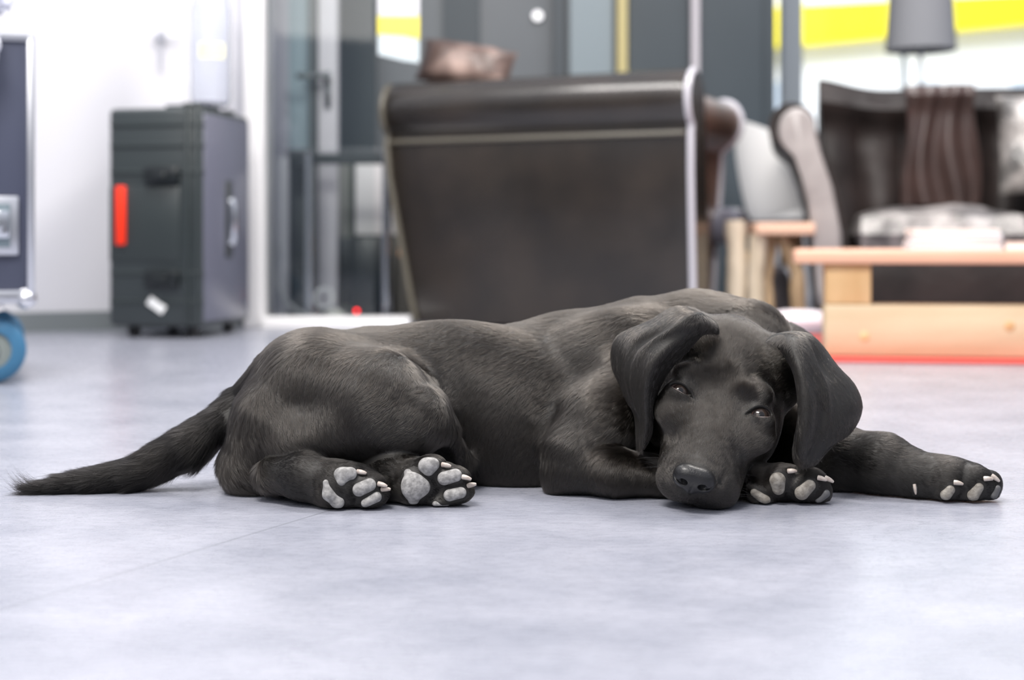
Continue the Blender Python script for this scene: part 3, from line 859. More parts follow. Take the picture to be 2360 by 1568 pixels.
# ---- rustic stool of rough timber in front of the tub chair
bark = mat('rough_timber', (0.50, 0.36, 0.22), 0.6, bump=(14, 0.7, 0.01), vary=(9, (0.16, 0.085, 0.035), 0.42, 0.7), stretch=(1, 1, 0.25))
pale_t = mat('pale_timber', (0.68, 0.58, 0.45), 0.55, bump=(14, 0.5, 0.006), vary=(8, (0.30, 0.22, 0.12), 0.45, 0.75), stretch=(1, 1, 0.2))
pink_t = mat('pink_planed_timber', (0.80, 0.52, 0.38), 0.45, vary=(5, (0.66, 0.38, 0.24), 0.4, 0.7), stretch=(0.3, 1, 1))
SD = 4.24
st = thing('timber_stool', 'rustic stool of rough timber posts beside the sofa arm', 'stool', (X(1775, SD), SD, 0))
bm = BM(); box(bm, X(1732, SD), X(1866, SD), SD - 0.08, SD + 0.12, Z(541, SD), Z(514, SD), 0.006); obj('top', rel(st, bm), pink_t, st)
def branch(pts, rad, m, seed):
    b_ = BM(); rr = []; pp = []
    for i in range(len(pts) - 1):
        for t in np.linspace(0, 1, 7, endpoint=False):
            pp.append(Vector(pts[i]).lerp(Vector(pts[i + 1]), float(t)))
    pp.append(Vector(pts[-1]))
    rr = [rad * (1 + 0.18 * mnoise.noise(p * 14 + Vector((seed, 0, 0)))) for p in pp]
    tube(b_, pp, rr, 14)
    for v in b_.verts: v.co += Vector((mnoise.noise(v.co * 30), mnoise.noise(v.co * 30 + Vector((9, 0, 0))), 0)) * 0.004
    obj('post', rel(st, b_), m, st)
branch([(X(1697, SD), SD, 0.0), (X(1699, SD), SD, 0.18), (X(1694, SD), SD, Z(508, SD))], 0.029, pale_t, 1)
branch([(X(1740, SD), SD - 0.03, 0.0), (X(1736, SD), SD - 0.03, 0.15), (X(1745, SD), SD - 0.03, Z(541, SD))], 0.024, pale_t, 2)
branch([(X(1772, SD), SD + 0.02, 0.0), (X(1768, SD), SD + 0.02, 0.14), (X(1782, SD), SD + 0.02, Z(541, SD))], 0.020, bark, 3)
branch([(X(1842, SD), SD, 0.0), (X(1838, SD), SD, 0.16), (X(1800, SD), SD, Z(541, SD))], 0.022, bark, 4)
branch([(X(1850, SD), SD + 0.08, 0.0), (X(1848, SD), SD + 0.08, 0.16), (X(1846, SD), SD + 0.08, Z(541, SD))], 0.022, bark, 5)
bm = BM(); box(bm, X(1690, SD + .02) , X(1736, SD + .02), SD - 0.01, SD + 0.03, 0.195, 0.222, 0.004); obj('cross_bar', rel(st, bm), bark, st)
bm = BM(); lathe(bm, [(0, 0), (0.075, 0), (0.10, 0.02), (0.105, 0.10), (0.085, 0.155), (0.05, 0.175), (0, 0.178)], 32, (X(1752, 4.62), 4.62, 0.0))
tag(obj('floor_pouf', bm, mat('grey_lilac_fabric', (0.34, 0.31, 0.33), 0.8)), 'rounded grey pouf glimpsed behind the posts of the timber stool', 'pouf')
bm = BM(); cushion(bm, 0.16, 0.14, 0.06, Matrix.Translation((X(1845, 3.9), 3.9, 0.036)), seed=8)
tag(obj('folded_cloth', bm, mat('pinkish_white_cloth', (0.78, 0.70, 0.74), 0.7)), 'pinkish white folded cloth on the ground left of the pallet table', 'cloth')

# ---- low pallet table, rug and papers
TDp = 3.07
rug_m = mat('red_rug_pile', (0.62, 0.055, 0.035), 0.9, bump=(300, 0.6, 0.003), sheen=0.3)
bm = BM(); box(bm, X(1888, 3.0), 3.2, 3.005, 3.80, 0.0, 0.007, 0.003)
PV = Matrix.Translation((X(1905, TDp), TDp, 0)) @ Matrix.Rotation(-0.15, 4, 'Z') @ Matrix.Translation((-X(1905, TDp), -TDp, 0))
for v in bm.verts: v.co = PV @ v.co
tag(obj('rug', bm, rug_m), 'flat red rug under the pallet table', 'rug')
pt = thing('pallet_table', 'low table of raw pallet timber on the red rug', 'table', (X(1905, TDp), TDp, 0.007), -0.15)
pine = mat('raw_pine', (0.56, 0.42, 0.26), 0.5, bump=(30, 0.3, 0.003), vary=(4, (0.70, 0.56, 0.38), 0.35, 0.7), stretch=(0.5, 2, 4))
pine_d = mat('raw_pine_block', (0.62, 0.38, 0.17), 0.55, bump=(30, 0.3, 0.003), vary=(10, (0.74, 0.50, 0.26), 0.35, 0.7), stretch=(2, 1, 0.5))
top_m = mat('pink_pine_top', (0.66, 0.34, 0.22), 0.42, vary=(3, (0.80, 0.50, 0.36), 0.4, 0.7), stretch=(0.4, 3, 3), coat=0.15)
zb, zk, zt = Z(701, TDp), Z(608, TDp), Z(577, TDp)
xl = X(1901, TDp)
for yy, xo in ((0.0, 0.0), (0.44, 0.55)):
    zb_ = zb if yy == 0.0 else 0.085
    bm = BM(); box(bm, xl + xo, xl + 1.2, TDp + yy, TDp + yy + 0.10, 0.0085, zb_ - 0.001, 0.005); obj('beam', rel(pt, bm), pine, pt)
    for k, xx in enumerate((0.0, 0.62, 1.10) if yy == 0.0 else (1.10,)):
        bm = BM(); box(bm, xl + xx + 0.002, xl + xx + 0.098, TDp + yy + 0.002, TDp + yy + 0.098, zb_, zk - 0.0005, 0.004); obj('block', rel(pt, bm), pine_d, pt)
for k in range(4):
    y0 = TDp - 0.02 + k * 0.145
    bm = BM(); box(bm, X(1832, TDp) + k * 0.01, xl + 1.25, y0, y0 + 0.138, zk, zt, 0.004); obj('board', rel(pt, bm), top_m, pt)
# knots in the front beam
for px, py in ((1990, 775), (2310, 748)):
    bm = BM(); c = P(px, py, TDp); tube(bm, [(c.x, TDp - 0.0004, c.z), (c.x, TDp - 0.0012, c.z)], [0.011, 0.010], 18); obj('knot', rel(pt, bm), pine_d, pt)

# books and papers on the table
def book(x0, x1, d, z, th, m, rz, name, label, group, dep=0.15):
    b_ = BM(); w = X(x1, d) - X(x0, d)
    c = Vector(((X(x0, d) + X(x1, d)) / 2, d + dep / 2, z))
    c = PV @ c; rz -= 0.15
    o_ = thing(name, label, 'book', c, rz, group)
    box(b_, -w / 2 + 0.002, w / 2 - 0.002, -dep / 2 + 0.002, dep / 2 - 0.002, 0.0015, th - 0.0015, 0.001); obj('pages', b_, mat('book_pages', (0.85, 0.84, 0.82), 0.7), o_)
    for zz in (0.0, th - 0.0015):
        b_ = BM(); box(b_, -w / 2, w / 2, -dep / 2, dep / 2, zz, zz + 0.0015, 0.0005); obj('cover', b_, m, o_)
    return o_
wht = mat('white_cover', (0.86, 0.84, 0.84), 0.35); blu = mat('pale_blue_cover', (0.55, 0.64, 0.80), 0.35); rose = mat('rosy_cover', (0.82, 0.66, 0.60), 0.4)
zz = zt + 0.0005
heights = [(2078, 2282, 0.012, blu, 0.00), (2082, 2278, 0.010, wht, 0.02), (2085, 2284, 0.011, blu, -0.02), (2083, 2276, 0.012, wht, 0.015)]
nm = ['pale blue book at the bottom of the stack on the pallet table', 'white book second from the bottom of the pallet table stack',
      'pale blue book just below the topmost in the pallet table stack', 'white book topmost of the stack on the pallet table']
for (a, c, th, m, rz), lab in zip(heights, nm):
    book(a, c, 3.16, zz, th, m, rz, 'book', lab, 'books stacked on the pallet table'); zz += th + 0.0004
book(2292, 2440, 3.14, zt + 0.0005, 0.017, rose, 0.0, 'magazine', 'thin rosy magazine lying alone at the frame edge on the pallet table', 'books stacked on the pallet table')

# ---- floor lamp with grey shade behind the sofa
lp = thing('floor_lamp', 'floor lamp with a grey tapered shade by the window behind the sofa', 'lamp', (X(2122, 5.75), 5.75, 0))
bm = BM(); lathe(bm, [(0, 0), (0.13, 0), (0.13, 0.015), (0.02, 0.03), (0, 0.03)], 32); obj('base', bm, slate_dark, lp)
bm = BM(); tube(bm, [(0, 0, 0.03), (0, 0, 1.30)], 0.009, 12); obj('pole', bm, alu, lp)
zl = Z(117, 5.75)
bm = BM(); lathe(bm, [(0.141, zl), (0.118, zl + 0.36), (0.116, zl + 0.36), (0.139, zl)], 40); obj('lamp_shade', bm, mat('grey_lamp_fabric', (0.28, 0.285, 0.305), 0.8), lp)
# ================================================================== BODY MODELLING: smooth blended volumes -> one continuous surface
def smin(a, b, k):
    if k <= 0: return np.minimum(a, b)
    h = np.maximum(k - np.abs(a - b), 0.0) / k
    return np.minimum(a, b) - h * h * k * 0.25
def smax(a, b, k): return -smin(-a, -b, k)

class Ell:
    def __init__(s, c, rad, R=None, k=0.01, sub=False):
        s.c = np.array(c, float); s.rad = np.array(rad, float); s.R = None if R is None else np.array(R, float)
        s.k = k; s.sub = sub
        m = max(rad); s.lo = s.c - m; s.hi = s.c + m
    def ev(s, p):
        q = p - s.c
        if s.R is not None: q = q @ s.R              # into local axes (columns of R are the axes)
        k0 = np.sqrt(((q / s.rad) ** 2).sum(-1)) + 1e-9
        k1 = np.sqrt(((q / (s.rad ** 2)) ** 2).sum(-1)) + 1e-9
        return k0 * (k0 - 1.0) / k1

class Cone:
    """tapered limb between two joints; sc squeezes the section along world or local axes"""
    def __init__(s, a, b, ra, rb, k=0.01, sub=False, sc=None):
        s.sc = np.array(sc if sc is not None else (1, 1, 1), float)
        s.a = np.array(a, float) / s.sc; s.b = np.array(b, float) / s.sc; s.ra = ra; s.rb = rb
        s.k = k; s.sub = sub
        m = max(ra, rb) * max(s.sc)
        s.lo = np.minimum(np.array(a, float), np.array(b, float)) - m; s.hi = np.maximum(np.array(a, float), np.array(b, float)) + m
    def ev(s, p):
        q = p / s.sc - s.a; ba = s.b - s.a
        h = np.clip((q @ ba) / max(1e-12, ba @ ba), 0, 1)
        d = np.sqrt(((q - h[..., None] * ba) ** 2).sum(-1)) - (s.ra + (s.rb - s.ra) * h)
        return d * s.sc.min()

CAP = 0.06
class Body:
    def __init__(s): s.groups = []
    def group(s, prims, k): s.groups.append((prims, k))
    def ev(s, p):
        """value at points p (n,3)"""
        out = np.full(len(p), CAP)
        M = 0.045
        for prims, gk in s.groups:
            g = np.full(len(p), CAP)
            for pr in prims:
                m = np.all((p > pr.lo - M) & (p < pr.hi + M), axis=1)
                if not m.any(): continue
                d = pr.ev(p[m])
                g[m] = smax(g[m], -d, pr.k) if pr.sub else smin(g[m], d, pr.k)
            out = smin(out, g, gk)
        return smax(out, 0.0012 - p[:, 2], 0.004)
    def grad(s, p, e=0.0004):
        g = np.empty_like(p)
        for a in range(3):
            o = np.zeros(3); o[a] = e
            g[:, a] = (s.ev(p + o) - s.ev(p - o)) / (2 * e)
        return g

def surface_nets(body, lo, hi, h):
    lo = np.array(lo, float); hi = np.array(hi, float)
    n = np.ceil((hi - lo) / h).astype(int) + 1
    xs = [lo[i] + h * np.arange(n[i]) for i in range(3)]
    F = np.empty(n)
    YZ = np.stack(np.meshgrid(xs[1], xs[2], indexing='ij'), -1).reshape(-1, 2)
    CH = 24
    for i0 in range(0, n[0], CH):
        xx = xs[0][i0:i0 + CH]
        pts = np.concatenate([np.column_stack([np.full(len(YZ), x), YZ]) for x in xx])
        F[i0:i0 + CH] = body.ev(pts).reshape(len(xx), n[1], n[2])
    S = F < 0
    C = [S[a:n[0] - 1 + a, b:n[1] - 1 + b, c:n[2] - 1 + c] for a in (0, 1) for b in (0, 1) for c in (0, 1)]
    cnt = sum(c.astype(np.int8) for c in C)
    act = (cnt > 0) & (cnt < 8)
    idx = -np.ones(act.shape, int)
    cells = np.argwhere(act)
    idx[act] = np.arange(len(cells))
    acc = np.zeros((len(cells), 3)); num = np.zeros(len(cells))
    cor = [(a, b, c) for a in (0, 1) for b in (0, 1) for c in (0, 1)]
    for i, A in enumerate(cor):
        for B in cor[i + 1:]:
            if sum(abs(x - y) for x, y in zip(A, B)) != 1: continue
            fa = F[tuple((cells + A).T)]; fb = F[tuple((cells + B).T)]
            m = (fa < 0) != (fb < 0)
            t = np.where(m, fa / np.where(m, fa - fb, 1), 0)
            p = np.array(A) + t[:, None] * (np.array(B) - np.array(A))
            acc[m] += p[m]; num[m] += 1
    V = lo + h * (cells + acc / num[:, None])
    quads = []
    for ax in range(3):
        u, v = (ax + 1) % 3, (ax + 2) % 3
        sl0 = [slice(0, n[0]), slice(0, n[1]), slice(0, n[2])]; sl1 = list(sl0)
        sl0[ax] = slice(0, n[ax] - 1); sl1[ax] = slice(1, n[ax])
        A, B = S[tuple(sl0)], S[tuple(sl1)]
        e = np.argwhere(A != B)
        e = e[(e[:, u] > 0) & (e[:, v] > 0) & (e[:, u] < n[u] - 1) & (e[:, v] < n[v] - 1)]
        flip = A[tuple(e.T)]
        def c(du, dv):
            q = e.copy(); q[:, u] += du; q[:, v] += dv
            return idx[tuple(q.T)]
        q = np.stack([c(-1, -1), c(0, -1), c(0, 0), c(-1, 0)], 1)
        q[~flip] = q[~flip][:, ::-1]
        quads.append(q)
    Q = np.concatenate(quads)
    Q = Q[(Q >= 0).all(1)]
    T = np.concatenate([Q[:, [0, 1, 2]], Q[:, [0, 2, 3]]])
    return V, T

def refine(V, T, target):
    """split every edge longer than target(midpoint)"""
    E = np.sort(np.concatenate([T[:, [0, 1]], T[:, [1, 2]], T[:, [2, 0]]]), axis=1)
    key = E[:, 0] * len(V) + E[:, 1]
    uk, inv = np.unique(key, return_inverse=True)
    a, b = uk // len(V), uk % len(V)
    mid = (V[a] + V[b]) / 2
    cut = np.linalg.norm(V[a] - V[b], axis=1) > target(mid)
    nid = -np.ones(len(uk), int)
    nid[cut] = len(V) + np.arange(cut.sum())
    m = nid[inv].reshape(3, -1).T                       # new vertex on edges 01, 12, 20
    V2 = np.concatenate([V, mid[cut]])
    c = (m >= 0).sum(1)
    out = [T[c == 0]]
    s = c == 3
    t, n = T[s], m[s]
    out += [np.stack([t[:, 0], n[:, 0], n[:, 2]], 1), np.stack([n[:, 0], t[:, 1], n[:, 1]], 1), np.stack([n[:, 2], n[:, 1], t[:, 2]], 1), n]
    for r in range(3):                                   # rotate so that the cut edge is first
        t = np.roll(T, -r, axis=1); n = np.roll(m, -r, axis=1)
        s = (c == 1) & (n[:, 0] >= 0)
        out += [np.stack([t[s, 0], n[s, 0], t[s, 2]], 1), np.stack([n[s, 0], t[s, 1], t[s, 2]], 1)]
        s = (c == 2) & (n[:, 2] < 0)                     # edges 01 and 12 are cut
        out += [np.stack([n[s, 0], t[s, 1], n[s, 1]], 1), np.stack([t[s, 0], n[s, 0], n[s, 1]], 1), np.stack([t[s, 0], n[s, 1], t[s, 2]], 1)]
    return V2, np.concatenate(out)

def project(body, V, it=2, lim=0.002):
    for _ in range(it):
        f = body.ev(V); g = body.grad(V)
        n2 = (g ** 2).sum(1) + 1e-6
        st = (f / n2)[:, None] * g
        l = np.linalg.norm(st, axis=1)
        st *= np.minimum(1, lim / np.maximum(l, 1e-9))[:, None]
        V = V - st
    return V

def relax(V, T, it=1, w=0.5):
    E = np.concatenate([T[:, [0, 1]], T[:, [1, 2]], T[:, [2, 0]]])
    for _ in range(it):
        acc = np.zeros_like(V); n = np.zeros(len(V))
        for a in range(3):
            acc[:, a] = np.bincount(E[:, 0], V[E[:, 1], a], len(V)) + np.bincount(E[:, 1], V[E[:, 0], a], len(V))
        n = np.bincount(E[:, 0], minlength=len(V)) + np.bincount(E[:, 1], minlength=len(V))
        V = V * (1 - w) + w * acc / np.maximum(n, 1)[:, None]
    return V

def np_mesh(name, V, T, m, parent=None, label=None):
    me = bpy.data.meshes.new(name)
    me.vertices.add(len(V)); me.loops.add(T.size); me.polygons.add(len(T))
    me.vertices.foreach_set('co', np.ascontiguousarray(V, dtype=np.float32).ravel())
    me.loops.foreach_set('vertex_index', T.astype(np.int32).ravel())
    k = T.shape[1]
    me.polygons.foreach_set('loop_start', np.arange(0, T.size, k, dtype=np.int32))
    me.polygons.foreach_set('use_smooth', np.ones(len(T), dtype=bool))
    me.update(calc_edges=True)
    me.materials.append(m)
    o = bpy.data.objects.new(name, me)
    link(o, parent)
    if label: o['label'] = label
    return o
# ================================================================== THE DOG
def S(px, py, d): return np.array(P(px, py, d))
def R_(px, d): return px * d / FPX
def chain(pts, k=0.01, sc=None):
    """pts: (px, py, depth, radius in metres) -> tapered limbs joined at their joints"""
    return [Cone(S(*a[:3]), S(*b[:3]), a[3], b[3], k, False, sc) for a, b in zip(pts, pts[1:])]
def worldchain(pts, k, sc=None):
    return [Cone(a[:3], b[:3], a[3], b[3], k, False, sc) for a, b in zip(pts, pts[1:])]
def X1(px, d): return (px - 1180) * d / FPX

# ---- head frame: E = point between the eyes, R towards picture right, F along the muzzle, U out of the forehead
HE = S(1662, 922, 1.398)
HF = np.array([-0.285, -0.60, -0.75]); HF /= np.linalg.norm(HF)
HR = np.array([0.9666, -0.085, -0.241]); HR -= HF * (HR @ HF); HR /= np.linalg.norm(HR)
HU = np.cross(HF, HR); HU = HU if HU[2] > 0 else -HU
HM = np.column_stack([HR, HF, HU])
def hd(r, f, u): return HE + HM @ (np.array([r, f, u]) * 0.001)
def hell(c, rad, k=0.01, sub=False, rot=0.0, tilt=0.0):
    """ellipsoid in the head frame (millimetres); rot turns it within the face plane"""
    A = HM
    if rot: 
        cs, sn = math.cos(rot), math.sin(rot)
        A = A @ np.array([[cs, -sn, 0], [sn, cs, 0], [0, 0, 1]])
    if tilt:
        cs, sn = math.cos(tilt), math.sin(tilt)
        A = A @ np.array([[1, 0, 0], [0, cs, -sn], [0, sn, cs]])
    return Ell(hd(*c), np.array(rad) * 0.001, A, k, sub)
def hcone(a, b, ra, rb, k=0.01, sub=False): return Cone(hd(*a), hd(*b), ra * 0.001, rb * 0.001, k, sub)

dog = Body()
torso = worldchain([
    (X1(750, 1.54), 1.54, 0.082, 0.076), (X1(860, 1.56), 1.56, 0.083, 0.080), (X1(1130, 1.57), 1.57, 0.082, 0.080),
    (X1(1320, 1.575), 1.575, 0.091, 0.089), (X1(1500, 1.58), 1.58, 0.099, 0.096), (X1(1640, 1.60), 1.60, 0.100, 0.095), (X1(1760, 1.60), 1.60, 0.089, 0.082)], 0.008, (1, 0.86, 1))
torso += [Ell(S(1040, 870, 1.53), (0.10, 0.03, 0.06), None, 0.03)]
torso += chain([(1600, 785, 1.58, 0.050), (1715, 812, 1.53, 0.054)], 0.02)      # neck up to the skull
torso += [Ell(S(1440, 840, 1.53), (0.075, 0.040, 0.060), None, 0.02)]          # shoulder blade
torso += [Ell(S(1200, 985, 1.525), (0.085, 0.045, 0.080), None, 0.02)]         # ribs
dog.group(torso, 0.0)

haunch = chain([(695, 876, 1.50, 0.043), (725, 898, 1.485, 0.057), (865, 940, 1.455, 0.058), (952, 968, 1.438, 0.038)], 0.012)
haunch += chain([(725, 898, 1.485, 0.057), (655, 985, 1.475, 0.054), (592, 1070, 1.47, 0.034)], 0.012)
haunch += chain([(592, 1070, 1.47, 0.032), (640, 1085, 1.50, 0.030)], 0.02)
haunch += chain([(880, 985, 1.44, 0.034), (700, 1020, 1.43, 0.028)], 0.02)
dog.group(haunch, 0.040)
# loose skin running from the flank down in front of the knee
dog.group(chain([(975, 890, 1.478, 0.004), (1000, 930, 1.460, 0.0055), (1035, 990, 1.452, 0.0055), (1072, 1065, 1.475, 0.008)], 0.01), 0.022)

# near hind leg below the hock, with its paw, sole towards us
def toe(px, py, d, rx, rz, ry=0.010, ang=0.0, k=0.004):
    cs, sn = math.cos(ang), math.sin(ang)
    A = np.array([[cs, 0, -sn], [0, 1, 0], [-sn, 0, -cs]])       # ang turns clockwise in the picture
    return Ell(S(px, py, d), (R_(rx, d), ry, R_(rz, d)), A, k)
legA = chain([(632, 1094, 1.418, 0.0185), (700, 1098, 1.400, 0.0215), (775, 1120, 1.388, 0.0225), (805, 1125, 1.386, 0.019)], 0.012)
legA += chain([(640, 1095, 1.44, 0.017), (800, 1045, 1.455, 0.02)], 0.012)
legA += [toe(822, 1120, 1.386, 62, 50, 0.013, 0.1, 0.010), toe(798, 1097, 1.380, 38, 30, 0.012, -0.4), toe(846, 1118, 1.378, 42, 29, 0.012, -0.2), toe(857, 1147, 1.378, 40, 27, 0.012, -0.35), toe(772, 1143, 1.382, 34, 36, 0.012, 0.5)]
dog.group(legA, 0.006)
legB = chain([(830, 1075, 1.440, 0.020), (905, 1095, 1.418, 0.023), (962, 1112, 1.403, 0.0245)], 0.012)
legB += [toe(1008, 1117, 1.402, 70, 56, 0.013, 0.1, 0.010), toe(990, 1075, 1.394, 38, 26, 0.012, -0.15), toe(1043, 1099, 1.393, 42, 27, 0.012, 0.1), toe(1052, 1139, 1.393, 42, 26, 0.012, -0.25), toe(1018, 1158, 1.394, 34, 20, 0.012, -0.1), toe(955, 1121, 1.396, 38, 50, 0.012, 0)]
legB += chain([(1000, 1120, 1.41, 0.018), (950, 1140, 1.42, 0.016)], 0.01)
dog.group(legB, 0.005)

# near front leg: shoulder, elbow, forearm folded under the chin, paw
fore = chain([(1452, 890, 1.505, 0.046), (1385, 970, 1.485, 0.040), (1322, 1050, 1.468, 0.031), (1306, 1086, 1.462, 0.0215)], 0.02)
fore += chain([(1304, 1090, 1.462, 0.0200), (1410, 1090, 1.440, 0.0225), (1540, 1098, 1.445, 0.0205), (1680, 1110, 1.445, 0.0195), (1750, 1117, 1.425, 0.019)], 0.012)
fore += [Ell(S(1281, 1108, 1.462), (0.0115, 0.016, 0.015), None, 0.010)]
dog.group(fore, 0.014)
pawC = [toe(1800, 1117, 1.418, 84, 48, 0.016, 0.08, 0.010), toe(1765, 1108, 1.412, 46, 38, 0.013, 0.3), toe(1795, 1105, 1.404, 40, 36, 0.012, -0.3), toe(1858, 1117, 1.403, 50, 38, 0.013, -0.2), toe(1885, 1130, 1.406, 32, 36, 0.012, -0.5), toe(1752, 1144, 1.407, 38, 22, 0.011, 0.55)]
dog.group(pawC, 0.005)

# far front leg stretched out to the right
legD = chain([(1770, 1000, 1.56, 0.050), (1860, 1040, 1.52, 0.043), (1920, 1062, 1.495, 0.036), (2035, 1072, 1.462, 0.0295), (2115, 1100, 1.443, 0.0225), (2185, 1108, 1.432, 0.0210), (2240, 1112, 1.428, 0.0195)], 0.016)
legD += [toe(2195, 1112, 1.424, 56, 46, 0.017, 0.0, 0.008), toe(2185, 1127, 1.416, 34, 28, 0.012, -0.2), toe(2248, 1115, 1.416, 46, 42, 0.014, 0.1), toe(2278, 1122, 1.420, 30, 38, 0.013, 0.3), toe(2240, 1140, 1.414, 34, 18, 0.010, -0.2)]
dog.group(legD, 0.012)

# tail
tl = [(640, 885, 1.52, 0.032), (560, 925, 1.515, 0.0185), (508, 975, 1.50, 0.0195), (440, 1027, 1.487, 0.0222), (319, 1088, 1.475, 0.0172), (230, 1107, 1.468, 0.0135), (150, 1118, 1.462, 0.0105), (100, 1125, 1.458, 0.0075), (65, 1128, 1.456, 0.0035)]
dog.group(chain(tl, 0.002, None), 0.012)

# head
head = [
    hell((0, -52, -48), (63, 76, 54), 0.0),
    hell((0, -18, -32), (50, 40, 34), 0.015),
    hell((-41, -12, -58), (27, 44, 38), 0.018), hell((41, -12, -58), (27, 44, 38), 0.018),
    hcone((0, 10, -30), (0, 70, -30), 33, 28, 0.016),
    hcone((-21, 24, -46), (-18, 74, -40), 24, 23, 0.012), hcone((21, 24, -46), (18, 74, -40), 24, 23, 0.012),
    hcone((0, -30, -88), (0, 66, -64), 34, 19, 0.010),
    hell((-5.5, 85, -19), (22, 12, 17), 0.010),
    hell((-32, -17, -6), (19, 13, 12), 0.012, rot=0.35), hell((30, -18, -5), (19, 13, 12), 0.012, rot=-0.35),
    hell((0, -4, 8), (8, 22, 8), 0.016, True), hell((-19, -6, 9), (13, 17, 12), 0.012, True), hell((20, 2, 9), (13, 14, 12), 0.012, True),                                   # stop
    hell((-25, 14, 0), (9, 15, 7), 0.012, True, rot=-0.35), hell((25, 14, 0), (9, 15, 7), 0.012, True, rot=0.35),
    hell((-38, 16, -19), (22, 20, 12), 0.020), hell((38, 16, -19), (22, 20, 12), 0.020),
    hell((-41, 0, -11.5), (14.2, 11.8, 12.6), 0.008), hell((41, 0, -11.5), (14.2, 11.8, 12.6), 0.008),
    hcone((-58, -62, -40), (-52, -95, -28), 20, 16, 0.02), hcone((58, -62, -40), (52, -95, -28), 20, 16, 0.02),   # ear bases
]
for s_ in (-1, 1):       # eye openings, sloping down to the nose
    open_ = 4.0 if s_ < 0 else 5.4
    head.append(hell((s_ * 41.5, 0.0, 1.5), (11.6, open_, 12), 0.0022, True, rot=-s_ * 0.30))
    head.append(hell((s_ * 29, 4.2, 0.5), (4.5, 1.5, 7), 0.002, True, rot=-s_ * 0.9))
head += [hcone((-6.5, 94, -20), (-4.5, 97, -44), 1.2, 1.2, 0.0025, True), hcone((-31, 84, -14), (-30, 64, -6), 2.0, 1.4, 0.006, True), hcone((19, 84, -10), (25, 66, -6), 1.6, 1.2, 0.006, True)]       # cleft of the lip
for s_ in (-1, 1):       # line of the mouth
    head.append(hcone((0, 97, -43), (s_ * 20, 94, -55), 1.5, 1.5, 0.003, True)); head.append(hcone((s_ * 20, 94, -55), (s_ * 36, 66, -62), 1.5, 1.5, 0.003, True))
head.append(hcone((0, 78, -66), (0, 60, -66), 13, 15, 0.004))
dog.group(head, 0.006)

# ---- shape the surface
LOc = np.array([X1(30, 1.46) - 0.01, 1.28, -0.004]); HIc = np.array([X1(2330, 1.42) + 0.01, 1.72, 0.24])
BV, BT = surface_nets(dog, LOc, HIc, 0.0042)
def near(mid, c, r): return np.linalg.norm(mid - np.array(c), axis=1) < r
EYES = [hd(-41, 0, -2), hd(41, 0, -2)]
HC = hd(0, 0, -30)
PAWS = [S(820, 1120, 1.385), S(1005, 1117, 1.40), S(1810, 1117, 1.41), S(2235, 1118, 1.42)]
def target(mid):
    t = np.full(len(mid), 0.0042)
    t[near(mid, HC, 0.13)] = 0.0021
    for q in PAWS: t[near(mid, q, 0.045)] = 0.0016
    for q in EYES: t[near(mid, q, 0.020)] = 0.0009
    t[near(mid, hd(0, 93, -40), 0.035)] = 0.0012
    return t
BV = project(dog, BV, 2)
for it in range(3):
    BV, BT = refine(BV, BT, target)
    BV = project(dog, BV, 2)
print('dog surface', len(BV), len(BT))

# ---- ears: folded leathers, modelled as thick sheets that root in the skull
def catmull(P_, n):
    P_ = np.asarray(P_, float)
    m = len(P_)
    t = np.linspace(0, m - 1, n); i = np.minimum(t.astype(int), m - 2); f = (t - i)
    f = f.reshape([-1] + [1] * (P_.ndim - 1))
    g = lambda k: P_[np.clip(k, 0, m - 1)]
    p0, p1, p2, p3 = g(i - 1), g(i), g(i + 1), g(i + 2)
    p0 = np.where((i == 0).reshape(f.shape), 2 * p1 - p2, p0); p3 = np.where((i == m - 2).reshape(f.shape), 2 * p2 - p1, p3)
    return 0.5 * ((2 * p1) + (p2 - p0) * f + (2 * p0 - 5 * p1 + 4 * p2 - p3) * f ** 2 + (3 * p1 - p0 - 3 * p2 + p3) * f ** 3)
earL = [
 [(1592, 722, 1.475), (1612, 728, 1.455), (1632, 738, 1.440), (1648, 752, 1.432), (1655, 772, 1.436)],
 [(1553, 711, 1.468), (1570, 716, 1.430), (1594, 729, 1.402), (1616, 746, 1.398), (1622, 772, 1.418)],
 [(1492, 746, 1.465), (1512, 748, 1.424), (1543, 760, 1.398), (1575, 778, 1.390), (1586, 806, 1.418)],
 [(1425, 778, 1.470), (1450, 788, 1.436), (1480, 805, 1.416), (1518, 824, 1.388), (1544, 850, 1.420)],
 [(1409, 835, 1.470), (1436, 848, 1.440), (1460, 864, 1.422), (1490, 880, 1.390), (1516, 902, 1.420)],
 [(1430, 905, 1.462), (1450, 914, 1.438), (1469, 925, 1.420), (1486, 938, 1.395), (1506, 955, 1.418)],
 [(1458, 955, 1.450), (1470, 964, 1.432), (1480, 974, 1.417), (1488, 986, 1.400), (1499, 1002, 1.416)],
 [(1468, 1036, 1.432), (1472, 1040, 1.425), (1476, 1042, 1.418), (1480, 1038, 1.412), (1486, 1030, 1.414)]]
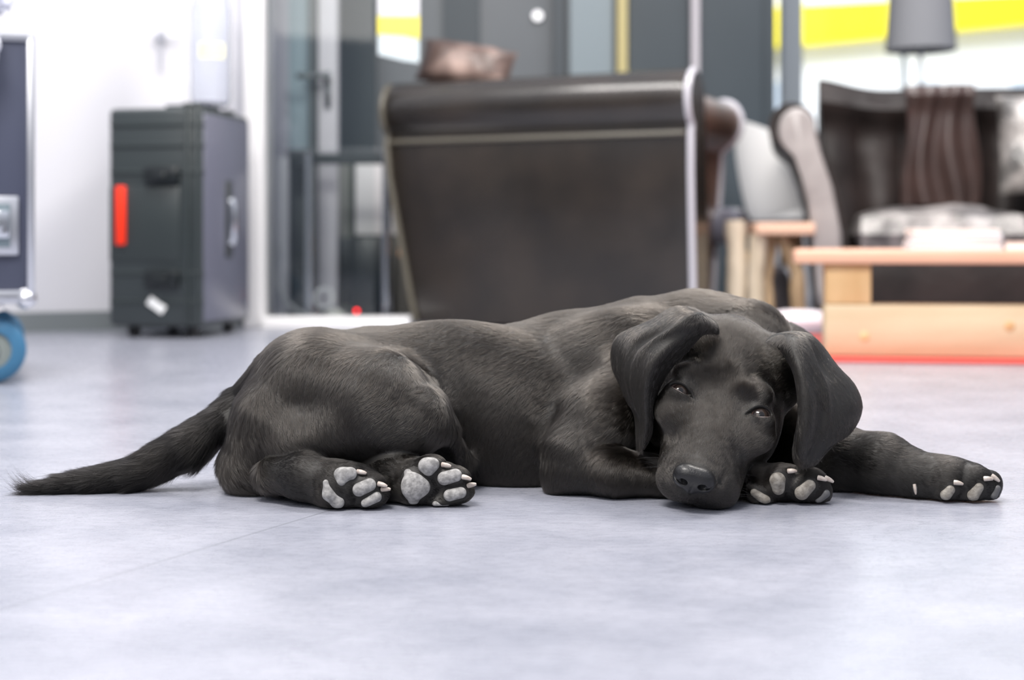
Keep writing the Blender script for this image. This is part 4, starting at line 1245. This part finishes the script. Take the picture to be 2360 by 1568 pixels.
earR = [
 [(1765, 788, 1.430), (1785, 778, 1.440), (1808, 772, 1.450), (1832, 770, 1.462), (1850, 772, 1.478)],
 [(1795, 806, 1.412), (1816, 790, 1.404), (1842, 783, 1.416), (1868, 781, 1.436), (1892, 800, 1.470)],
 [(1820, 850, 1.412), (1840, 842, 1.384), (1870, 838, 1.398), (1902, 838, 1.425), (1932, 850, 1.468)],
 [(1830, 905, 1.414), (1853, 898, 1.377), (1888, 893, 1.392), (1932, 890, 1.418), (1970, 893, 1.462)],
 [(1832, 960, 1.414), (1856, 955, 1.375), (1892, 950, 1.390), (1942, 945, 1.408), (1984, 940, 1.450)],
 [(1828, 1010, 1.410), (1850, 1006, 1.376), (1886, 1000, 1.386), (1932, 995, 1.402), (1964, 988, 1.436)],
 [(1828, 1050, 1.405), (1844, 1048, 1.382), (1870, 1042, 1.388), (1898, 1032, 1.398), (1922, 1024, 1.414)],
 [(1838, 1072, 1.400), (1848, 1076, 1.391), (1860, 1077, 1.391), (1872, 1074, 1.395), (1884, 1066, 1.401)]]
def ear_mesh(rows, th, nr=84, nc=44, seed=0.0):
    G = np.array([[S(*p) for p in r] for r in rows])
    G = catmull(G, nr)                                  # along the ear
    G = np.transpose(catmull(np.transpose(G, (1, 0, 2)), nc), (1, 0, 2))
    du = np.gradient(G, axis=0); dv = np.gradient(G, axis=1)
    N = np.cross(du, dv); N /= np.linalg.norm(N, axis=2)[..., None] + 1e-9
    if N[..., 1].mean() > 0: N = -N
    u = np.linspace(-1, 1, nc)[None, :]; v = np.linspace(0, 1, nr)[:, None]
    prof = np.sqrt(np.clip(1 - np.abs(u) ** 6, 0, 1)) * np.sqrt(np.clip(1 - np.clip((v - 0.94) / 0.06, 0, 1) ** 2, 0, 1)) * np.ones_like(v)
    rip = -0.0038 * np.exp(-((u - 0.35) / 0.16) ** 2 - ((v - 0.30) / 0.10) ** 2) + 0.0030 * np.exp(-((u - 0.12) / 0.10) ** 2) * np.sin(v * PI) - 0.0050 * np.exp(-((u + 0.15) / 0.22) ** 2 - ((v - 0.36) / 0.12) ** 2) + 0.0022 * np.sin(u * 5.2 + v * 3 + seed) * np.sin(v * PI) + 0.0012 * np.sin(u * 9 - v * 7 + seed * 2) * np.sin(v * PI)
    G = G + N * rip[..., None]
    prof = prof[..., None] * th * (1.25 - 0.45 * v[..., None])
    A = G + N * prof; B = G - N * prof
    n_ = nr * nc
    V = np.concatenate([A.reshape(-1, 3), B.reshape(-1, 3)])
    i = np.arange(nr - 1)[:, None] * nc + np.arange(nc - 1)[None, :]
    i = i.ravel()
    q = np.stack([i, i + 1, i + nc + 1, i + nc], 1)
    Q = [q, q[:, ::-1] + n_]
    # rim
    ring = list(range(nc)) + [r * nc + nc - 1 for r in range(1, nr)] + [(nr - 1) * nc + c for c in range(nc - 2, -1, -1)] + [r * nc for r in range(nr - 2, 0, -1)]
    ring = np.array(ring); nx_ = np.roll(ring, -1)
    Q.append(np.stack([nx_, ring, ring + n_, nx_ + n_], 1))
    Q = np.concatenate(Q)
    T = np.concatenate([Q[:, [0, 1, 2]], Q[:, [0, 2, 3]]])
    # make the front sheet face outwards
    a, b, c = V[T[0, 0]], V[T[0, 1]], V[T[0, 2]]
    if np.cross(b - a, c - a) @ N[0, 0] < 0: T = T[:, ::-1]
    return V, T, (G, N)
EL = ear_mesh(earL, 0.0026, seed=0.4); ER = ear_mesh(earR, 0.0026, seed=2.1)
nb = len(BV)
ALLV = np.concatenate([BV, EL[0], ER[0]])
ALLT = np.concatenate([BT, EL[1] + nb, ER[1] + nb + len(EL[0])])
REG = np.concatenate([np.zeros(len(BT), int), np.full(len(EL[1]), 1), np.full(len(ER[1]), 2)])   # 0 body 1 left ear 2 right ear

skin_m = mat('black_dog_coat', (0.010, 0.009, 0.008), 0.55, spec=0.35, bump=(500, 0.4, 0.0006))
DOGC = Vector((X1(1200, 1.5), 1.5, 0.0))
dg = thing('dog', 'black puppy with drooping ears lying on the grey vinyl, chin resting on the ground', 'dog', DOGC)
dc = np.array(DOGC)
body_o = np_mesh('body', ALLV - dc, ALLT, skin_m, dg)

# ---- small volumes for pads, nose and claws
def blob(name, prims, m, h=0.0009, parent=dg, label=None, floor=True, it=2):
    b_ = Body(); b_.group(prims, 0.0)
    lo = np.min([p.lo for p in prims if not p.sub], 0) - 0.003; hi = np.max([p.hi for p in prims if not p.sub], 0) + 0.003
    V, T = surface_nets(b_, lo, hi, h)
    V = project(b_, V, it, 0.001)
    return np_mesh(name, V - dc, T, m, parent, label)
pad_m = mat('grey_paw_pad', (0.185, 0.182, 0.180), 0.6, spec=0.3, bump=(500, 0.6, 0.0008), vary=(220, (0.32, 0.315, 0.31), 0.38, 0.62))
pad_m2 = mat('tan_paw_pad', (0.145, 0.132, 0.115), 0.6, spec=0.3, bump=(500, 0.6, 0.0008), vary=(220, (0.25, 0.235, 0.21), 0.38, 0.62))
claw_m = mat('horn_claw', (0.30, 0.25, 0.22), 0.35, coat=0.2, vary=(200, (0.48, 0.43, 0.39), 0.3, 0.7))
PADP = []
def surf(px, py, d0):
    # depth at which the line of sight first meets the coat
    ds = np.arange(d0 - 0.05, d0 + 0.06, 0.0006)
    v = dog.ev(np.array([S(px, py, d) for d in ds]))
    i = np.argmax(v < 0)
    return ds[i] if (v < 0).any() else d0
def pad(pts, d, m=pad_m, ry=0.0048, k=0.004):
    """pts (px, py, radius px) chained; flattened along the view of the sole"""
    prims = []
    dd = [surf(q[0], q[1], d) + 0.0006 for q in pts]
    if len(pts) == 1: pts = pts * 2
    hub = pts[0]
    for q, dq in zip(pts[1:], dd[1:]):
        sy = min(0.9, ry / R_(max(hub[2], q[2]), d))
        prims.append(Cone(S(hub[0], hub[1], dd[0]), S(q[0] + 0.01, q[1], dq), R_(hub[2], d), R_(q[2], d), k, False, (1, sy, 1)))
    PADP.extend(prims)
    return blob('paw_pad', prims, m)
def pads(lst, d, m=pad_m):
    for p in lst: pad(p, d, m)
# near hind paw
pads([[(788, 1096, 16), (808, 1092, 15), (786, 1112, 9)], [(828, 1129, 16), (852, 1118, 15)], [(842, 1160, 10), (868, 1146, 12)]], 1.3685)
pads([[(757, 1140, 12), (751, 1113, 7), (778, 1158, 16)]], 1.372)
# far hind paw
pads([[(984, 1075, 17), (998, 1071, 15), (988, 1086, 10)], [(1024, 1103, 16), (1050, 1096, 15)], [(1036, 1142, 14), (1062, 1136, 13)], [(1004, 1164, 9), (1030, 1166, 9)]], 1.3835)
pads([[(955, 1122, 24), (940, 1090, 9), (953, 1152, 13), (976, 1124, 13)]], 1.3855)
# inner front paw
pads([[(1792, 1108, 19), (1794, 1126, 15)], [(1848, 1136, 17), (1866, 1120, 14)]], 1.3945, pad_m2)
pads([[(1738, 1136, 9), (1764, 1154, 12)]], 1.3975, pad_m2)
pads([[(1886, 1154, 8), (1903, 1138, 10)]], 1.396, mat('dusky_paw_pad', (0.085, 0.085, 0.088), 0.5, bump=(900, 0.5, 0.0006)))
# outer front paw
pads([[(2180, 1141, 13), (2190, 1130, 11)], [(2243, 1142, 14), (2256, 1124, 11)]], 1.4045, pad_m2)
pads([[(2290, 1142, 9), (2298, 1126, 8)]], 1.4105, mat('dusky_paw_pad', (0.14, 0.14, 0.14), 0.5))
pads([[(2109, 1124, 6), (2110, 1133, 5)]], 1.4165, mat('dusky_paw_pad', (0.14, 0.14, 0.14), 0.5))

def claw(px, py, d, ang, L=20, r=6.0):
    """short curved claw; ang = picture direction it points in (0 right, positive down)"""
    a = np.array([px, py], float); dr_ = np.array([math.cos(ang), math.sin(ang)])
    pts, rr = [], []
    d = surf(px - dr_[0] * 9, py - dr_[1] * 9, d) - 0.0005
    for t in np.linspace(0, 1, 6):
        q = a + dr_ * (t - 0.5) * L + np.array([0, 1.0]) * 3 * t * t
        pts.append(Vector(S(q[0], q[1], d - 0.002 * math.sin(t * PI * 0.7)) - dc)); rr.append(R_(r, d) * (1 - 0.50 * t ** 2.5))
    bm = BM(); tube(bm, pts, rr, 12)
    return obj('claw', bm, claw_m, dg)
for c in ((834, 1088, 1.366, 0.05), (882, 1117, 1.366, 0.15), (890, 1127, 1.370, -0.15),
          (1029, 1072, 1.382, 0.05), (1076, 1101, 1.382, 0.15), (1088, 1117, 1.384, -0.35),
          (1826, 1085, 1.392, -0.15), (1895, 1103, 1.391, 0.15), (1911, 1105, 1.395, 0.35),
          (2209, 1113, 1.403, 0.05), (2278, 1103, 1.403, -0.1), (2294, 1102, 1.408, 0.5)):
    claw(*c)
claw(2109, 1127, 1.4125, 1.4, 20, 4.0)

# nose leather
nose_m = mat('wet_black_nose', (0.007, 0.007, 0.008), 0.40, spec=0.4, bump=(600, 0.5, 0.0007), coat=0.1)
NO = np.array([-7.0, -9.5, 6.5])
def nell(c, rad, k, sub=False, rot=0.0): return hell(tuple(np.array(c) + NO), rad, k, sub, rot)
def ncone(a_, b_, ra, rb, k, sub=False): return hcone(tuple(np.array(a_) + NO), tuple(np.array(b_) + NO), ra, rb, k, sub)
nz = [nell((0, 98, -13), (16, 10.5, 12.5), 0.0), nell((-10, 98, -15), (10.5, 11, 12.5), 0.006), nell((10, 98, -15), (10.5, 11, 12.5), 0.006), nell((0, 102, -22), (7.5, 7.5, 11), 0.005),
      nell((-9.3, 107.5, -10.5), (4.3, 6.5, 3.9), 0.0012, True, rot=0.3), nell((9.3, 107.5, -10.5), (4.3, 6.5, 3.9), 0.0012, True, rot=-0.3),
      ncone((-11, 108, -12), (-20, 103, -12), 1.8, 1.2, 0.0012, True), ncone((11, 108, -12), (20, 103, -12), 1.8, 1.2, 0.0012, True),
      ncone((0, 111, -8), (0, 110, -34), 0.8, 0.8, 0.002, True)]
NOSEP = [nell((0, 98, -14), (20, 11, 13.5), 0.0), nell((0, 101, -24), (8, 8, 9), 0.0)]
blob('nose', nz, nose_m, 0.0007, label='shiny black nose')
# eyes
eye_m = bpy.data.materials.new('brown_eye'); eye_m.use_nodes = True
nt = eye_m.node_tree; b = nt.nodes['Principled BSDF']
tc = nt.nodes.new('ShaderNodeTexCoord'); vl = nt.nodes.new('ShaderNodeVectorMath'); vl.operation = 'DISTANCE'
vl.inputs[1].default_value = (0, 0, 0.0108)
nt.links.new(tc.outputs['Object'], vl.inputs[0])
rp = nt.nodes.new('ShaderNodeValToRGB'); rp.color_ramp.interpolation = 'EASE'
for e, (p_, c_) in enumerate(((0.0, (0.004, 0.004, 0.005)), (0.0026, (0.006, 0.005, 0.005)), (0.0034, (0.030, 0.021, 0.017)), (0.0066, (0.020, 0.014, 0.012)), (0.0074, (0.008, 0.006, 0.006)), (0.0100, (0.05, 0.035, 0.032)))):
    el = rp.color_ramp.elements[e] if e < 2 else rp.color_ramp.elements.new(min(1, p_ * 80))
    el.position = min(1, p_ * 80); el.color = (*c_, 1)
mm = nt.nodes.new('ShaderNodeMath'); mm.operation = 'MULTIPLY'; mm.inputs[1].default_value = 80
nt.links.new(vl.outputs['Value'], mm.inputs[0]); nt.links.new(mm.outputs[0], rp.inputs['Fac']); nt.links.new(rp.outputs['Color'], b.inputs['Base Color'])
b.inputs['Roughness'].default_value = 0.18; b.inputs['Specular IOR Level'].default_value = 0.3; b.inputs['Coat Weight'].default_value = 0.25; b.inputs['Coat Roughness'].default_value = 0.02
EYEC = []
for s_ in (-1, 1):
    bm = BM(); bmesh.ops.create_uvsphere(bm, u_segments=40, v_segments=28, radius=0.0108)
    o = obj('eye', bm, eye_m, dg)
    c = hd(s_ * 41, 0, -11.0); EYEC.append(c)
    o.location = Vector(c - dc)
    look = (HU * 0.90 + HF * 0.10 + np.array([0, -0.35, 0.0])); look /= np.linalg.norm(look)
    o.rotation_euler = Vector(look).to_track_quat('Z', 'Y').to_euler()
    # moist lower lid
    pts = []
    for a in np.linspace(0.12 * PI, 0.88 * PI, 14):
        r0 = np.array([math.cos(a) * 10.4, math.sin(a) * (4.1 if s_ < 0 else 5.4), 0])
        an = -s_ * 0.30; r0 = np.array([r0[0] * math.cos(an) - r0[1] * math.sin(an), r0[0] * math.sin(an) + r0[1] * math.cos(an), 0])
        q = r0[:2] * 0.001
        u_ = math.sqrt(max(1e-9, 0.0113 ** 2 - q @ q))
        pts.append(Vector(c + HM @ np.array([q[0], q[1], u_]) - dc))
    bm = BM(); tube(bm, pts, [0.0003] + [0.0006] * 12 + [0.0003], 8)
    obj('eyelid_rim', bm, mat('moist_lid_rim', (0.22, 0.18, 0.17), 0.2, coat=0.8), dg)
# ---- coat: individual hairs following the lie of the coat
def hdir(r, f, u): return HM @ np.array([r, f, u], float)
def bdir(dx, dy, dd=0.0): return np.array([dx, dd, -dy], float)
GU = []     # (position, direction, length mm, lift)
def gb(px, py, d, dx, dy, L, lift=0.22, dd=0.0): GU.append((S(px, py, d), bdir(dx, dy, dd), L, lift))
def gh(c, v, L, lift=0.2):
    for s_ in ((1, -1) if c[0] else (1,)): GU.append((hd(c[0] * s_, c[1], c[2]), hdir(v[0] * s_, v[1], v[2]), L, lift))
gh((0, 84, -4), (0, -1, 0), 2.6); gh((0, 60, 0), (0, -1, 0), 3.2); gh((0, 30, 3), (0, -1, 0), 4.2); gh((0, 0, 3), (0, -1, 0.2), 5.0); gh((0, -40, 6), (0, -1, 0), 7.0); gh((0, -85, 0), (0, -1, -0.2), 8.5)
gh((35, 65, -25), (0.35, -1, -0.1), 3.2); gh((38, 45, -50), (0.3, -0.8, -0.3), 4.0); gh((25, 88, -45), (0.8, -0.5, -0.4), 3.4); gh((10, 95, -45), (0.6, 0.1, -0.8), 3.0)
gh((38, 18, -8), (0.5, -0.9, 0), 4.0); gh((55, 5, -35), (0.6, -0.9, -0.2), 6.0); gh((50, -25, -10), (0.75, -0.7, -0.2), 6.5); gh((25, -20, 6), (0.35, -1, 0), 5.0); gh((28, -50, 5), (0.4, -0.9, 0), 7.0); gh((60, -50, -40), (0.6, -0.8, -0.4), 7.5)
gh((0, 60, -85), (0, -1, 0), 5.0)
gb(930, 1000, 1.41, -1, 0.3, 8)
gb(1640, 668, 1.57, -1, -0.3, 14, 0.5); gb(1700, 690, 1.55, -0.6, -0.6, 14, 0.5); gb(1790, 730, 1.58, 0.3, 0.0, 12, 0.35, 1.0); gb(1840, 800, 1.58, 0.3, 0.8, 13, 0.3, 0.5)
gb(1520, 690, 1.56, -1, 0.2, 12); gb(1400, 720, 1.54, -1, 0.3, 11); gb(1280, 750, 1.53, -1, 0.25, 10); gb(1150, 770, 1.52, -1, 0.12, 9); gb(1000, 780, 1.5, -1, 0.15, 9)
gb(860, 790, 1.48, -1, 0.2, 9); gb(740, 790, 1.48, -0.9, 0.45, 10); gb(650, 830, 1.47, -0.7, 0.75, 12); gb(590, 890, 1.49, -0.6, 0.8, 15, 0.35)
gb(1420, 800, 1.49, -0.85, 0.55, 11); gb(1300, 840, 1.50, -0.85, 0.55, 11); gb(1180, 850, 1.50, -0.85, 0.5, 11); gb(1260, 950, 1.49, -0.7, 0.8, 12); gb(1180, 980, 1.48, -0.45, 1, 12)
gb(1150, 1070, 1.48, -0.1, 1, 12); gb(1230, 1080, 1.48, -0.5, 1, 12); gb(1090, 950, 1.47, -0.25, 1, 11); gb(1080, 1060, 1.48, 0.2, 1, 12); gb(1060, 860, 1.49, -0.6, 0.6, 10)
gb(980, 860, 1.45, -0.3, 0.9, 9); gb(870, 870, 1.40, -0.35, 0.9, 9); gb(760, 880, 1.42, -0.2, 1, 10); gb(670, 900, 1.43, 0.15, 1, 12); gb(600, 960, 1.43, 0.35, 1, 14); gb(690, 990, 1.42, 0.5, 0.85, 13); gb(780, 1010, 1.41, 0.1, 0.6, 10)
gb(860, 960, 1.39, -0.9, 0.5, 8); gb(980, 950, 1.41, -0.7, 0.8, 8); gb(900, 1040, 1.42, -1, 0.3, 8)
gb(560, 1030, 1.44, 0.2, 1, 16, 0.4); gb(540, 1090, 1.46, 0.5, 0.8, 15, 0.4); gb(590, 1110, 1.46, 0.9, 0.4, 12)
for q in ((545, 930, -0.7, 0.75, 16), (500, 985, -0.65, 0.8, 22), (440, 1035, -0.8, 0.6, 26), (370, 1078, -0.95, 0.35, 26), (280, 1103, -1, 0.2, 24), (180, 1118, -1, 0.1, 22), (110, 1124, -1, 0.05, 18), (70, 1128, -1, -0.15, 16)):
    gb(q[0], q[1], 1.48, q[2], q[3], q[4], 0.20)
for q in ((650, 1090), (720, 1100), (790, 1080)): gb(q[0], q[1], 1.38, 1, 0.25, 5.5)
for q in ((830, 1110), (860, 1150), (770, 1150)): gb(q[0], q[1], 1.37, 0.9, 0.3, 3.6, 0.35)
gb(870, 1085, 1.40, 1, 0.2, 5.5); gb(930, 1085, 1.39, 1, 0.0, 4.5); gb(1010, 1110, 1.385, 0.9, 0.2, 3.6, 0.35); gb(1060, 1090, 1.39, 0.9, 0.4, 4.0)
gb(1440, 880, 1.46, -0.8, 0.6, 10); gb(1370, 930, 1.45, -0.75, 0.7, 10); gb(1330, 1010, 1.44, -0.7, 0.75, 10); gb(1400, 1010, 1.44, -0.7, 0.6, 9); gb(1290, 1080, 1.44, -0.3, 1, 8); gb(1350, 1105, 1.43, 0.2, 0.9, 7)
gb(1430, 1100, 1.42, -0.25, 0.95, 8); gb(1500, 1100, 1.42, -0.2, 0.95, 8); gb(1620, 1110, 1.42, 0.8, 0.3, 6)
gb(1760, 1090, 1.40, 1, 0.1, 4); gb(1830, 1100, 1.395, 1, 0.1, 4); gb(1890, 1120, 1.40, 0.7, 0.6, 4); gb(1780, 1155, 1.40, 0.7, 0.7, 4)
gb(1900, 1040, 1.47, 0.9, 0.3, 8); gb(1980, 1060, 1.44, 0.95, 0.3, 7.5); gb(2060, 1070, 1.43, 0.95, 0.35, 7); gb(2130, 1100, 1.42, 1, 0.25, 6); gb(2200, 1100, 1.41, 1, 0.15, 4.2); gb(2270, 1110, 1.41, 0.9, 0.4, 3.6)
GP = np.array([g[0] for g in GU]); GD = np.array([g[1] / np.linalg.norm(g[1]) for g in GU]); GL = np.array([g[2] for g in GU]); GF = np.array([g[3] for g in GU])

def vnoise(p, freq, seed):
    """cheap smooth 3-D wobble in -1..1"""
    r = np.random.default_rng(seed)
    out = np.zeros(len(p))
    for _ in range(6):
        k = r.normal(size=3); k *= freq * (0.6 + 0.9 * r.random()) / np.linalg.norm(k)
        out += np.sin(p @ k * 2 * PI + r.random() * 6.28)
    return out / 3.2

def grow(NS):
    a, b, c = ALLV[ALLT[:, 0]], ALLV[ALLT[:, 1]], ALLV[ALLT[:, 2]]
    fn = np.cross(b - a, c - a); ar = np.linalg.norm(fn, axis=1) / 2; fn = fn / (2 * ar[:, None] + 1e-12)
    cen = (a + b + c) / 3
    # vertex normals for a smooth lie
    vn = np.zeros_like(ALLV)
    for k in range(3):
        for ax in range(3): vn[:, ax] += np.bincount(ALLT[:, k], fn[:, ax] * ar, len(ALLV))
    vn /= np.linalg.norm(vn, axis=1)[:, None] + 1e-12
    w = ar * np.where(fn[:, 1] < 0.25, 1.0, 0.30)
    w[cen[:, 2] < 0.0022] *= 0.25
    dh = np.linalg.norm(cen - HC, axis=1)
    w *= np.where((dh < 0.135) & (REG == 0), 3.6, 1.0)
    w[REG > 0] *= 1.15
    for q in PAWS: w *= np.where(np.linalg.norm(cen - q, axis=1) < 0.045, 2.4, 1.0)
    cum = np.cumsum(w); cum /= cum[-1]
    ti = np.searchsorted(cum, RNG.random(NS)); ti = np.minimum(ti, len(ALLT) - 1)
    u, v = RNG.random(NS), RNG.random(NS); f = u + v > 1; u[f] = 1 - u[f]; v[f] = 1 - v[f]
    bc = np.stack([1 - u - v, u, v], 1)
    p = (ALLV[ALLT[ti]] * bc[..., None]).sum(1); n = (vn[ALLT[ti]] * bc[..., None]).sum(1); n /= np.linalg.norm(n, axis=1)[:, None] + 1e-9
    reg = REG[ti]
    # guides
    D = np.empty((NS, 3)); L = np.empty(NS); F = np.empty(NS)
    for i in range(0, NS, 40000):
        q = p[i:i + 40000]
        d2 = ((q[:, None, :] - GP[None]) ** 2).sum(-1)
        ww = np.exp(-d2 / (2 * 0.020 ** 2)) + 1e-5 * np.exp(-d2 / (2 * 0.07 ** 2)) + 1e-12 / (d2 + 1e-3)
        ww /= ww.sum(1, keepdims=True)
        D[i:i + 40000] = ww @ GD; L[i:i + 40000] = ww @ GL; F[i:i + 40000] = ww @ GF
    e = reg > 0
    D[e] = np.array([0.0, 0.0, -1.0]); L[e] = 5.5; F[e] = 0.14
    sgn = np.where(reg == 1, -1.0, 1.0)
    # the ear coat runs outwards from the fold first, then down
    tz = np.clip((p[:, 2] - 0.16) / 0.03, 0, 1) * e
    D[:, 0] += tz * sgn * 0.8 + 0.12 * sgn * e
    # swirl and clumping
    w1 = vnoise(p, 22, 1); w2 = vnoise(p, 22, 2); c1 = vnoise(p, 150, 3); c2 = vnoise(p, 150, 4)
    side = np.cross(n, D)
    t = D + side * (0.22 * w1 + np.where(np.linalg.norm(p - HC, axis=1) < 0.13, 0.10, 0.16) * c1)[:, None]
    t = t - n * (t * n).sum(1)[:, None]; t /= np.linalg.norm(t, axis=1)[:, None] + 1e-9
    sd = np.cross(n, t)
    t = t + sd * (RNG.normal(0, 0.10, NS))[:, None]; t /= np.linalg.norm(t, axis=1)[:, None]
    L = L * 0.9 * (0.75 + 0.45 * RNG.random(NS)) * (1 + 0.12 * w2)
    fc = (np.linalg.norm(p - HC, axis=1) < 0.125) & (reg == 0)
    L[fc] *= 1.3; F[fc] *= 1.5
    # exclusions
    keep = np.ones(NS, bool)
    for pr in PADP + NOSEP:
        m = np.all((p > pr.lo - 0.004) & (p < pr.hi + 0.004), axis=1)
        if m.any():
            idx = np.where(m)[0]; dd = pr.ev(p[idx]); keep[idx[dd < 0.0004]] = False
            # hairs growing close to a bare patch stay short
            near_ = idx[dd < 0.004]; L[near_] = np.minimum(L[near_], 1.0 + 0.9 * np.clip(dd[dd < 0.004], 0, 1) * 1000)
    for s_, c in zip((-1, 1), EYEC):
        q = p - c; dd = np.linalg.norm(q, axis=1)
        m = dd < 0.03
        loc = q[m] @ HM * 1000
        an = s_ * 0.30; x = loc[:, 0] * math.cos(an) - loc[:, 1] * math.sin(an); y = loc[:, 0] * math.sin(an) + loc[:, 1] * math.cos(an)
        op = 4.0 if s_ < 0 else 5.4
        el = (x / 12.0) ** 2 + (y / (op + 0.5)) ** 2
        im = np.where(m)[0]
        keep[im[(el < 1.05) & (loc[:, 2] > -2)]] = False
        L[im] = np.minimum(L[im], 1.9 + 0.16 * np.maximum(0, (np.sqrt(x ** 2 + y ** 2 * 4) - 11)) + 0.0 * x)
    p, n, t, L, F, c1, c2, reg = (z[keep] for z in (p, n, t, L, F, c1, c2, reg))
    N = len(p)
    L = L * 0.001
    K = 4
    s = np.linspace(0, 1, K)
    droop = RNG.normal(0, 0.05, N)
    h = F * (0.85 + 0.4 * RNG.random(N)) + 0.05 * c2
    pts = p[:, None, :] - n[:, None, :] * 0.0003 + L[:, None, None] * (t[:, None, :] * s[None, :, None] + n[:, None, :] * (h[:, None] * (s - 0.55 * s ** 2)[None, :])[..., None])
    pts += (np.cross(n, t) * (L * 0.10)[:, None])[:, None, :] * ((c1 + RNG.normal(0, 0.5, N))[:, None] * (s ** 2)[None, :])[..., None]
    pts[..., 2] = np.maximum(pts[..., 2], 0.0007)
    base = np.where(L < 0.0060, 0.000068, 0.000086) * (0.8 + 0.5 * RNG.random(N))
    rad = base[:, None] * np.array([1.0, 0.95, 0.7, 0.15])[None, :]
    # shade of the tail, legs and paws put into darker, duller hairs
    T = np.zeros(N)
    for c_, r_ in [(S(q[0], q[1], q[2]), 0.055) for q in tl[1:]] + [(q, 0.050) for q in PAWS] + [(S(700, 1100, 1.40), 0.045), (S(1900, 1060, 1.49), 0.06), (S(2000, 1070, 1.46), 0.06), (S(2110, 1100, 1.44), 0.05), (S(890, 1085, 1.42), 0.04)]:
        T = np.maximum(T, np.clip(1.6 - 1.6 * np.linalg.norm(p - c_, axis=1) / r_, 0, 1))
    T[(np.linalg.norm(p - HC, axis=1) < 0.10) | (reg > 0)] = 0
    return pts, rad, T

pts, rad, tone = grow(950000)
extra = []
# wisps curling off the tip of the tail
tip = S(62, 1128, 1.456)
for k in range(420):
    a0 = RNG.normal(0, 0.004, 3); st_ = tip + a0 + np.array([RNG.uniform(0, 0.022), 0, 0])
    Lw = RNG.uniform(0.010, 0.024); up = RNG.uniform(-0.5, 0.95)
    dvec = np.array([-1, RNG.normal(0, 0.25), up * 0.25]); bend = np.array([0, 0, up * 0.7])
    ss = np.linspace(0, 1, 4)[:, None]
    q = st_ + Lw * (dvec * ss + bend * ss ** 2); q[:, 2] = np.maximum(q[:, 2], 0.0006)
    extra.append(q)
# feathering along the underside of the tail and the back of the thigh
for k in range(1500):
    f = RNG.random(); i = min(6, int(f * 7)); g = f * 7 - i
    A = tl[i + 1]; B = tl[min(i + 2, len(tl) - 1)]
    px, py, d, r = (A[j] * (1 - g) + B[j] * g for j in range(4))
    c = S(px, py, d); st_ = c + np.array([0, RNG.uniform(-0.6, 0.2) * r, -0.9 * r])
    Lw = RNG.uniform(0.014, 0.028) * (0.5 + r / 0.026 * 0.5)
    q = st_ + Lw * (np.array([-0.85, RNG.normal(0, 0.15), -0.15]) * np.linspace(0, 1, 4)[:, None] + np.array([0, 0, -0.25]) * np.linspace(0, 1, 4)[:, None] ** 2)
    q[:, 2] = np.maximum(q[:, 2], 0.0006); extra.append(q)
# whiskers
for s_ in (-1, 1):
    for k in range(11):
        st_ = hd(s_ * RNG.uniform(26, 38), RNG.uniform(55, 84), RNG.uniform(-45, -22))
        dv = hdir(s_ * 1.0, RNG.uniform(-0.7, 0.1), RNG.uniform(-0.5, 0.3)); dv /= np.linalg.norm(dv)
        Lw = RNG.uniform(0.018, 0.036); ss = np.linspace(0, 1, 4)[:, None]
        q = st_ + Lw * (dv * ss + np.array([0, 0, -0.25]) * ss ** 2); q[:, 2] = np.maximum(q[:, 2], 0.001); extra.append(q)
extra = np.array(extra)
rex = np.tile(np.array([0.00010, 0.00009, 0.00007, 0.00002]), (len(extra), 1))
pts = np.concatenate([pts, extra]); rad = np.concatenate([rad, rex])
NH = len(pts)
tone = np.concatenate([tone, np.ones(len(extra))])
print('hairs', NH)
cu = bpy.data.hair_curves.new('fur')
cu.add_curves([4] * NH)
cu.attributes['position'].data.foreach_set('vector', np.ascontiguousarray(pts - dc, dtype=np.float32).ravel())
ra = cu.attributes.get('radius') or cu.attributes.new('radius', 'FLOAT', 'POINT')
ra.data.foreach_set('value', np.ascontiguousarray(rad, dtype=np.float32).ravel())
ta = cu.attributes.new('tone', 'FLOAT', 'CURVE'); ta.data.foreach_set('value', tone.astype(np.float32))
hm = bpy.data.materials.new('black_brown_hair'); hm.use_nodes = True
nt = hm.node_tree
for n_ in list(nt.nodes): nt.nodes.remove(n_)
out = nt.nodes.new('ShaderNodeOutputMaterial'); hb = nt.nodes.new('ShaderNodeBsdfHairPrincipled')
hb.model = 'CHIANG'; hb.parametrization = 'COLOR'
hb.inputs['Color'].default_value = (0.0135, 0.0108, 0.0090, 1)
hb.inputs['Roughness'].default_value = 0.24
hb.inputs['Radial Roughness'].default_value = 0.50
hb.inputs['Coat'].default_value = 0.0
hb.inputs['Random Roughness'].default_value = 0.3
at = nt.nodes.new('ShaderNodeAttribute'); at.attribute_name = 'tone'
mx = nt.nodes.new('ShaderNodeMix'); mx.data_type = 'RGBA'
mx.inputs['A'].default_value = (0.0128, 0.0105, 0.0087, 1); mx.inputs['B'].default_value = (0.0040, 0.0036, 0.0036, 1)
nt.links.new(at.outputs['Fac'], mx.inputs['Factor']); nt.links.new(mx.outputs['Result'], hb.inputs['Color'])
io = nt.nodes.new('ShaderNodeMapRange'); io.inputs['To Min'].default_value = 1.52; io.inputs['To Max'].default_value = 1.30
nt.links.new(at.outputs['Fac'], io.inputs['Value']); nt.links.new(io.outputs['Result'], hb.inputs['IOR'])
nt.links.new(hb.outputs[0], out.inputs['Surface'])
cu.materials.append(hm)
fo = bpy.data.objects.new('fur', cu); link(fo, dg)
fo['label'] = 'short glossy black-brown coat'
SC.cycles_curves.shape = 'RIBBONS'
